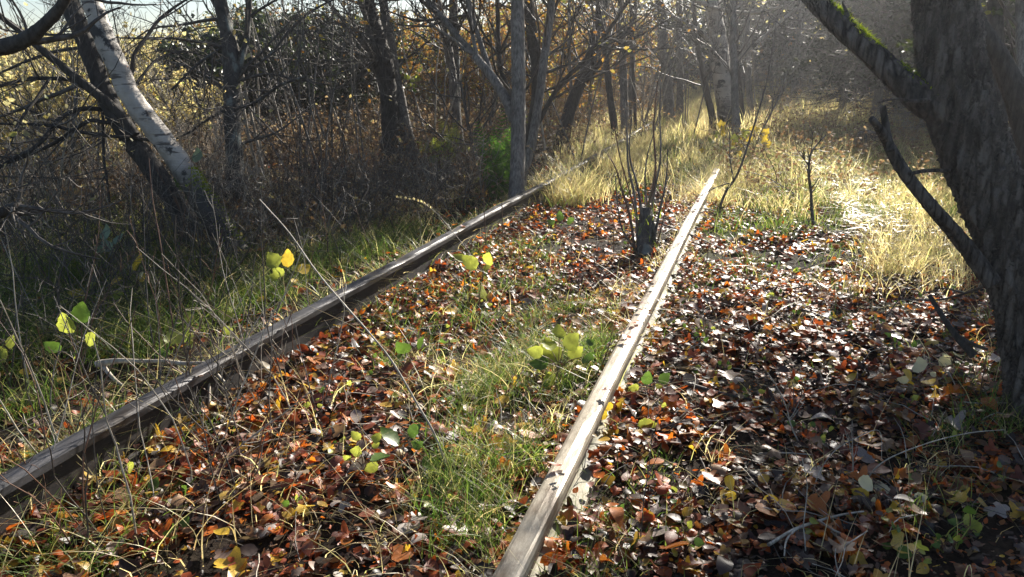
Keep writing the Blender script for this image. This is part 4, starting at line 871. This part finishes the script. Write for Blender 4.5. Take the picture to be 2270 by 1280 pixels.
sprig('two green leaves by the tall slanting straw in the litter', (915, 815), [(905, 780, 44), (925, 770, 36)], 'green_leaf')
sprig('two green leaves a step further than the slanting straw', (992, 790), [(985, 762, 30), (1000, 758, 28)], 'green_leaf')
sprig('yellow-green maple leaves lit up at the foot of the upright birch', (1612, 385), [(1605, 300, 26), (1588, 318, 24), (1622, 312, 22), (1600, 285, 20), (1614, 326, 22), (1595, 304, 20)], 'amber_leaf', lobes=True)
sprig('larger yellow maple leaves lit up past the foot of the upright birch', (1668, 385), [(1660, 305, 26), (1684, 312, 24), (1672, 294, 24), (1690, 298, 20), (1668, 318, 20), (1652, 296, 20)], 'amber_leaf', lobes=True)
sprig('lime leaves hanging by the pale twin trunk', (925, 410), [(922, 180, 26), (930, 160, 18), (905, 176, 16), (918, 195, 18)], 'lime_leaf')
sprig('yellow-green leaves at the grass edge before the tall fern', (1035, 430), [(1030, 395, 26), (1005, 390, 22), (1048, 402, 24)], 'lime_leaf')
sprig('light green leaves sprouting from litter left of the stump', (1245, 510), [(1240, 490, 26), (1258, 490, 24), (1228, 496, 20)], 'green_leaf')
sprig('pale leaf pair catching sun by the big tree', (2112, 830), [(2105, 792, 36), (2120, 788, 30)], 'cream_leaf')
sprig('green sprig in the deep shade of the big tree', (2160, 1200), [(2140, 1165, 38), (2165, 1180, 36), (2150, 1140, 34)], 'green_leaf')
sprig('amber leaves on a low stem in the sunlit litter past the rail', (1640, 1120), [(1625, 1078, 42), (1640, 1105, 38), (1690, 1130, 36)], 'amber_leaf')

# small seedlings here and there on the litter
spots = sample([(-20, 1280), (2270, 1280), (2200, 640), (1180, 540), (420, 900), (-20, 1040)], 125)
spots = off_rails(spots, .07)
for j, p in enumerate(spots):
    x, y, D = proj(p); g = np.random.default_rng(800+j); k = 'green_leaf' if g.uniform() < .6 else 'lime_leaf'
    zone = 'between the two rails' if -1.95 < p[0] < -.5 else ('in the litter past the sunlit rail' if p[0] > -.5 else 'beyond the dark rail')
    s = .03*FPX/D
    sprig('tiny '+('green' if k == 'green_leaf' else 'yellow-green')+' seedling '+zone, (float(x), float(y)), [(x+g.uniform(-1.1, 1.1)*s, y-g.uniform(.7, 1.9)*s, s*g.uniform(.7, 1.15)) for _ in range(int(g.integers(2, 5)))], k, 'seedling', ('green' if k == 'green_leaf' else 'yellow-green')+' seedlings '+zone)

# ------------------------------------------------------------------ dry stalks
def stalk(label, pts, r=.003, m='twig_pale', group=None, head=False, name='dry_stalk', d=None):
    b = gp(*pts[0]); D = d or dep(b); root = thing(name, label, 'stalk', b, group)
    p = np.array([pt(x, y, D) for x, y in pts]); p[0] = b-np.array([0, 0, .02]); p[:, 2] = np.maximum(p[:, 2], hz(p[:, 0], p[:, 1])-.02)
    mb = MB(); Q = limb(mb, p, np.linspace(r, r*.45, len(p)), 6, 30, .05, 0, 3); mb.build('stem', M[m], root)
    if head:
        mb = MB(); n = 160; i = rng.integers(20, 30, n); blades(mb, Q[i, :3]+rng.normal(size=(n, 3))*.004, (.008, .022), .003, K=3, lean=(.3, 1)); mb.build('seed_head', M['drygrass'], root)
stalk('long pale straw slanting down across the litter from the dark weeds', [(1000, 1050), (962, 960), (930, 905), (868, 800), (820, 740), (760, 672), (700, 600), (640, 515), (575, 442)], .0042)
stalk('arching grass stalk with a feathery seed head over the dark rail', [(1080, 620), (1040, 560), (1000, 510), (965, 470), (930, 447), (880, 438)], .0022, head=True)
stalk('bent grass stalk with pale seed head by the upright alder', [(1265, 470), (1248, 435), (1230, 415), (1205, 405), (1172, 402)], .0026, head=True)
stalk('upright yellowish straw in front of the dark rail', [(690, 760), (686, 700), (680, 640), (672, 560), (650, 480)], .0022)
stalk('tall brown stem rising past the lime leaves by the white dead stick', [(393, 800), (380, 700), (365, 600), (352, 520), (338, 440), (330, 350)], .0045, 'twig_red')
stalk('slanting brown bramble cane in front of the birch trunk', [(555, 560), (520, 500), (470, 440), (400, 395), (350, 372)], .0035, 'twig_red')
stalk('rust-red dock stem standing against the dark rail', [(1078, 560), (1076, 520), (1074, 480), (1072, 430)], .005, 'twig_red')
stalk('second rust-red dock stem nearer the upright alder', [(1115, 540), (1114, 500), (1113, 460), (1112, 440)], .005, 'twig_red')
stalk('curving straw over the shaded litter by the big tree', [(1905, 1080), (1950, 1030), (2050, 985), (2150, 960), (2225, 953)], .0024)
stalk('thin straw arch over dark litter past the rail', [(1800, 1100), (1815, 1050), (1850, 1000), (1900, 970), (1948, 955), (1955, 1020)], .0018)
st = sample([(-40, 1330), (520, 1150), (760, 900), (640, 780), (-40, 1060)], 84)
for j, p in enumerate(np.concatenate([st, sample([(-40, 980), (640, 700), (900, 560), (600, 500), (-40, 640)], 80), off_rails(sample([(1000, 1280), (2250, 1280), (2200, 560), (1150, 560)], 30), .08)])):
    g = np.random.default_rng(900+j); x0 = float(p[0]); zone = 'in the grass beyond the dark rail' if x0 < -2.0 else ('between the two rails' if x0 < -.49 else 'past the sunlit rail')
    m = ('twig_pale', 'twig_red', 'twig')[int(g.integers(0, 3))]; w_ = {'twig_pale': 'pale grey', 'twig_red': 'red-brown', 'twig': 'dark grey'}[m]
    root = thing('dry_stalk', 'thin '+w_+' dead stalk '+zone, 'stalk', p, w_+' dead stalks '+zone)
    S, R = stemset(1, p-np.array([0, 0, .01]), (.3, .95) if x0 < -1.6 else (.2, .5) if x0 < -.5 else (.12, .4), .3, 9, .09, (.0018, .0036), .4, g); mb = MB(); tubes(mb, S, R, 5); mb.build('stem', M[m], root)
    if g.uniform() < .6:
        A, a = sprout(S, R, 7, (.3, 1), (.04, .16), (25, 60), 5, .1, .12, .7, .5, .0009, g)
        for q in range(7):
            mb = MB(); tubes(mb, A[q:q+1], a[q:q+1], 3); mb.build('side_shoot', M[m], root)

# ------------------------------------------------------------------ fallen sticks
def stick(label, strokes, m='twig_pale', r=.008, lift=.02, name='fallen_stick', d=None, shrink=.5):
    b = gp(*strokes[0][0]); root = thing(name, label, 'stick', b, None)
    for j, pts in enumerate(strokes):
        if d: p = np.array([pt(x, y, q) for (x, y), q in zip(pts, np.linspace(d[j][0], d[j][1], len(pts)))])
        else: p = np.array([gp(x, y)+np.array([0, 0, lift]) for x, y in pts])
        rr = r*(1 if j == 0 else .7); mb = MB(); limb(mb, p, np.linspace(rr, rr*shrink, len(p)), 8, 30, .1, 0, j+1); mb.build('stem' if j == 0 else 'branch', M[m], root)
stick('white forked dead stick bent over the dark rail', [[(215, 808), (240, 803), (265, 800), (320, 801), (375, 800)], [(370, 802), (410, 806), (455, 804), (500, 800), (525, 796)], [(455, 806), (461, 840), (464, 880), (463, 915)], [(463, 915), (490, 925), (520, 940), (560, 955)], [(228, 812), (250, 838), (275, 858)], [(460, 808), (480, 830), (500, 850)]],
      r=.014, d=[(3.0, 2.95), (2.95, 3.0), (2.97, 2.86), (2.86, 2.85), (3.0, 2.9), (2.97, 2.9)])
stick('dark bark-covered branch propped by the big tree', [[(2160, 790), (2120, 745), (2088, 700), (2060, 655)], [(2120, 745), (2150, 760), (2190, 775)]], 'bark_dark', .016, d=[(2.95, 3.05), (3.0, 2.9)])
stick('thin bare twig branch sweeping from the big trunk over the litter', [[(2200, 628), (2140, 650), (2080, 665), (2000, 664)], [(2140, 650), (2090, 640), (2040, 655)]], 'twig', .006, d=[(2.8, 3.3), (3.0, 3.3)])
stick('long dark stick lying in sunlit litter past the rail', [[(1745, 690), (1790, 700), (1840, 718), (1890, 735)]], 'twig', .012)
stick('brown stick half buried in litter nearest the rail', [[(1520, 860), (1590, 880), (1660, 895), (1710, 905)]], 'twig', .008)
stick('pale forked twig lowest in the litter past the rail', [[(1700, 1235), (1760, 1200), (1850, 1170), (1910, 1160)], [(1810, 1180), (1840, 1200), (1872, 1215)], [(1760, 1200), (1740, 1225), (1735, 1260)]], 'twig_pale', .0055, .04)
stick('twig leaning over the rail by the stump', [[(1450, 490), (1490, 505), (1530, 520), (1620, 560)]], 'twig', .006, .05, d=[(5.6, 5.0)])
stick('second twig crossing the rail by the stump', [[(1470, 520), (1500, 500), (1535, 480), (1580, 460)]], 'twig', .005, .05, d=[(5.5, 6.0)])
stick('straight twig on the dark litter by the big tree shadow', [[(1680, 1018), (1740, 1016), (1800, 1020)]], 'twig_pale', .004)
stick('curved stick among the shaded leaves between the rails', [[(560, 955), (600, 960), (640, 970), (700, 965)]], 'twig', .008)

# ------------------------------------------------------------------ cut stump in the clearing
def cut_stump():
    b = gp(1920, 335); root = thing('tree_stump', 'low dark cut stump beside the path in the bright clearing', 'stump', b); D = dep(b)
    mb = MB(); limb(mb, np.array([b-np.array([0, 0, .1]), b+np.array([0, 0, .1]), b+np.array([0, 0, .26])]), np.array([.16, .14, .13]), 20, 24, .06, 0, 9, True, .3); mb.build('trunk', M['bark_dark'], root)
    mb = MB(); blades(mb, b+rng.normal(size=(900, 3))*np.array([.16, .16, .02]), (.05, .14), .008); mb.build('moss', M['moss'], root)
cut_stump()

# ------------------------------------------------------------------ individual fallen leaves, the ones that show largest
def single_leaves():
    tm = OV+LB; meshes = {}
    names = list(COL); wts = np.array([.2, .24, .2, .14, .14, .08])
    P = off_rails(sample([(60, 1300), (2250, 1300), (2230, 760), (1560, 640), (1100, 640), (640, 800), (300, 1000)], 330, .2, .5), .06)[:300]
    for j, p in enumerate(P):
        c = names[int(rng.choice(6, p=wts))]; k = int(rng.integers(0, len(tm)))
        if (c, k) not in meshes:
            mb = MB(); mb.add(*tm[k]); meshes[(c, k)] = mb.mesh('fallen_leaf', M['leaf_'+c])
        o = bpy.data.objects.new('fallen_leaf', meshes[(c, k)]); scene.collection.objects.link(o)
        R = rotmats(1, (0, 32))[0]; s = rng.uniform(.055, .095)
        o.matrix_world = Matrix([[*(R[i]*s), p[i]+(rng.uniform(.03, .055) if i == 2 else 0)] for i in range(3)]+[[0, 0, 0, 1]])
        zone = 'between the two rails' if -1.97 < p[0] < -.5 else ('on the litter past the sunlit rail' if p[0] > -.5 else 'beyond the dark rail')
        shape = 'lobed' if k >= len(OV) else 'oval'
        tag(o, f'large {c} {shape} fallen leaf {zone}', 'leaf', f'{c} {shape} fallen leaves {zone}')
single_leaves()

# ------------------------------------------------------------------ hazy air
def haze():
    mb = MB(); x0, x1, y0, y1, z0, z1 = -76, 76, -18, 118, -3, 14
    V = [(x, y, z) for z in (z0, z1) for y in (y0, y1) for x in (x0, x1)]
    mb.add(V, [[0, 2, 3, 1], [4, 5, 7, 6], [0, 1, 5, 4], [2, 6, 7, 3], [0, 4, 6, 2], [1, 3, 7, 5]])
    m, t, b = newmat('hazy air'); t.nodes.remove(b); v = t.nodes.new('ShaderNodeVolumePrincipled')
    v.inputs['Color'].default_value = (.95, .96, 1, 1); v.inputs['Density'].default_value = .0027; v.inputs['Anisotropy'].default_value = .82
    t.links.new(v.outputs[0], t.nodes['Material Output'].inputs['Volume'])
    o = mb.build('haze', m, smooth=False); tag(o, 'thin sunlit autumn haze filling the wood', 'haze', kind='stuff')
haze()
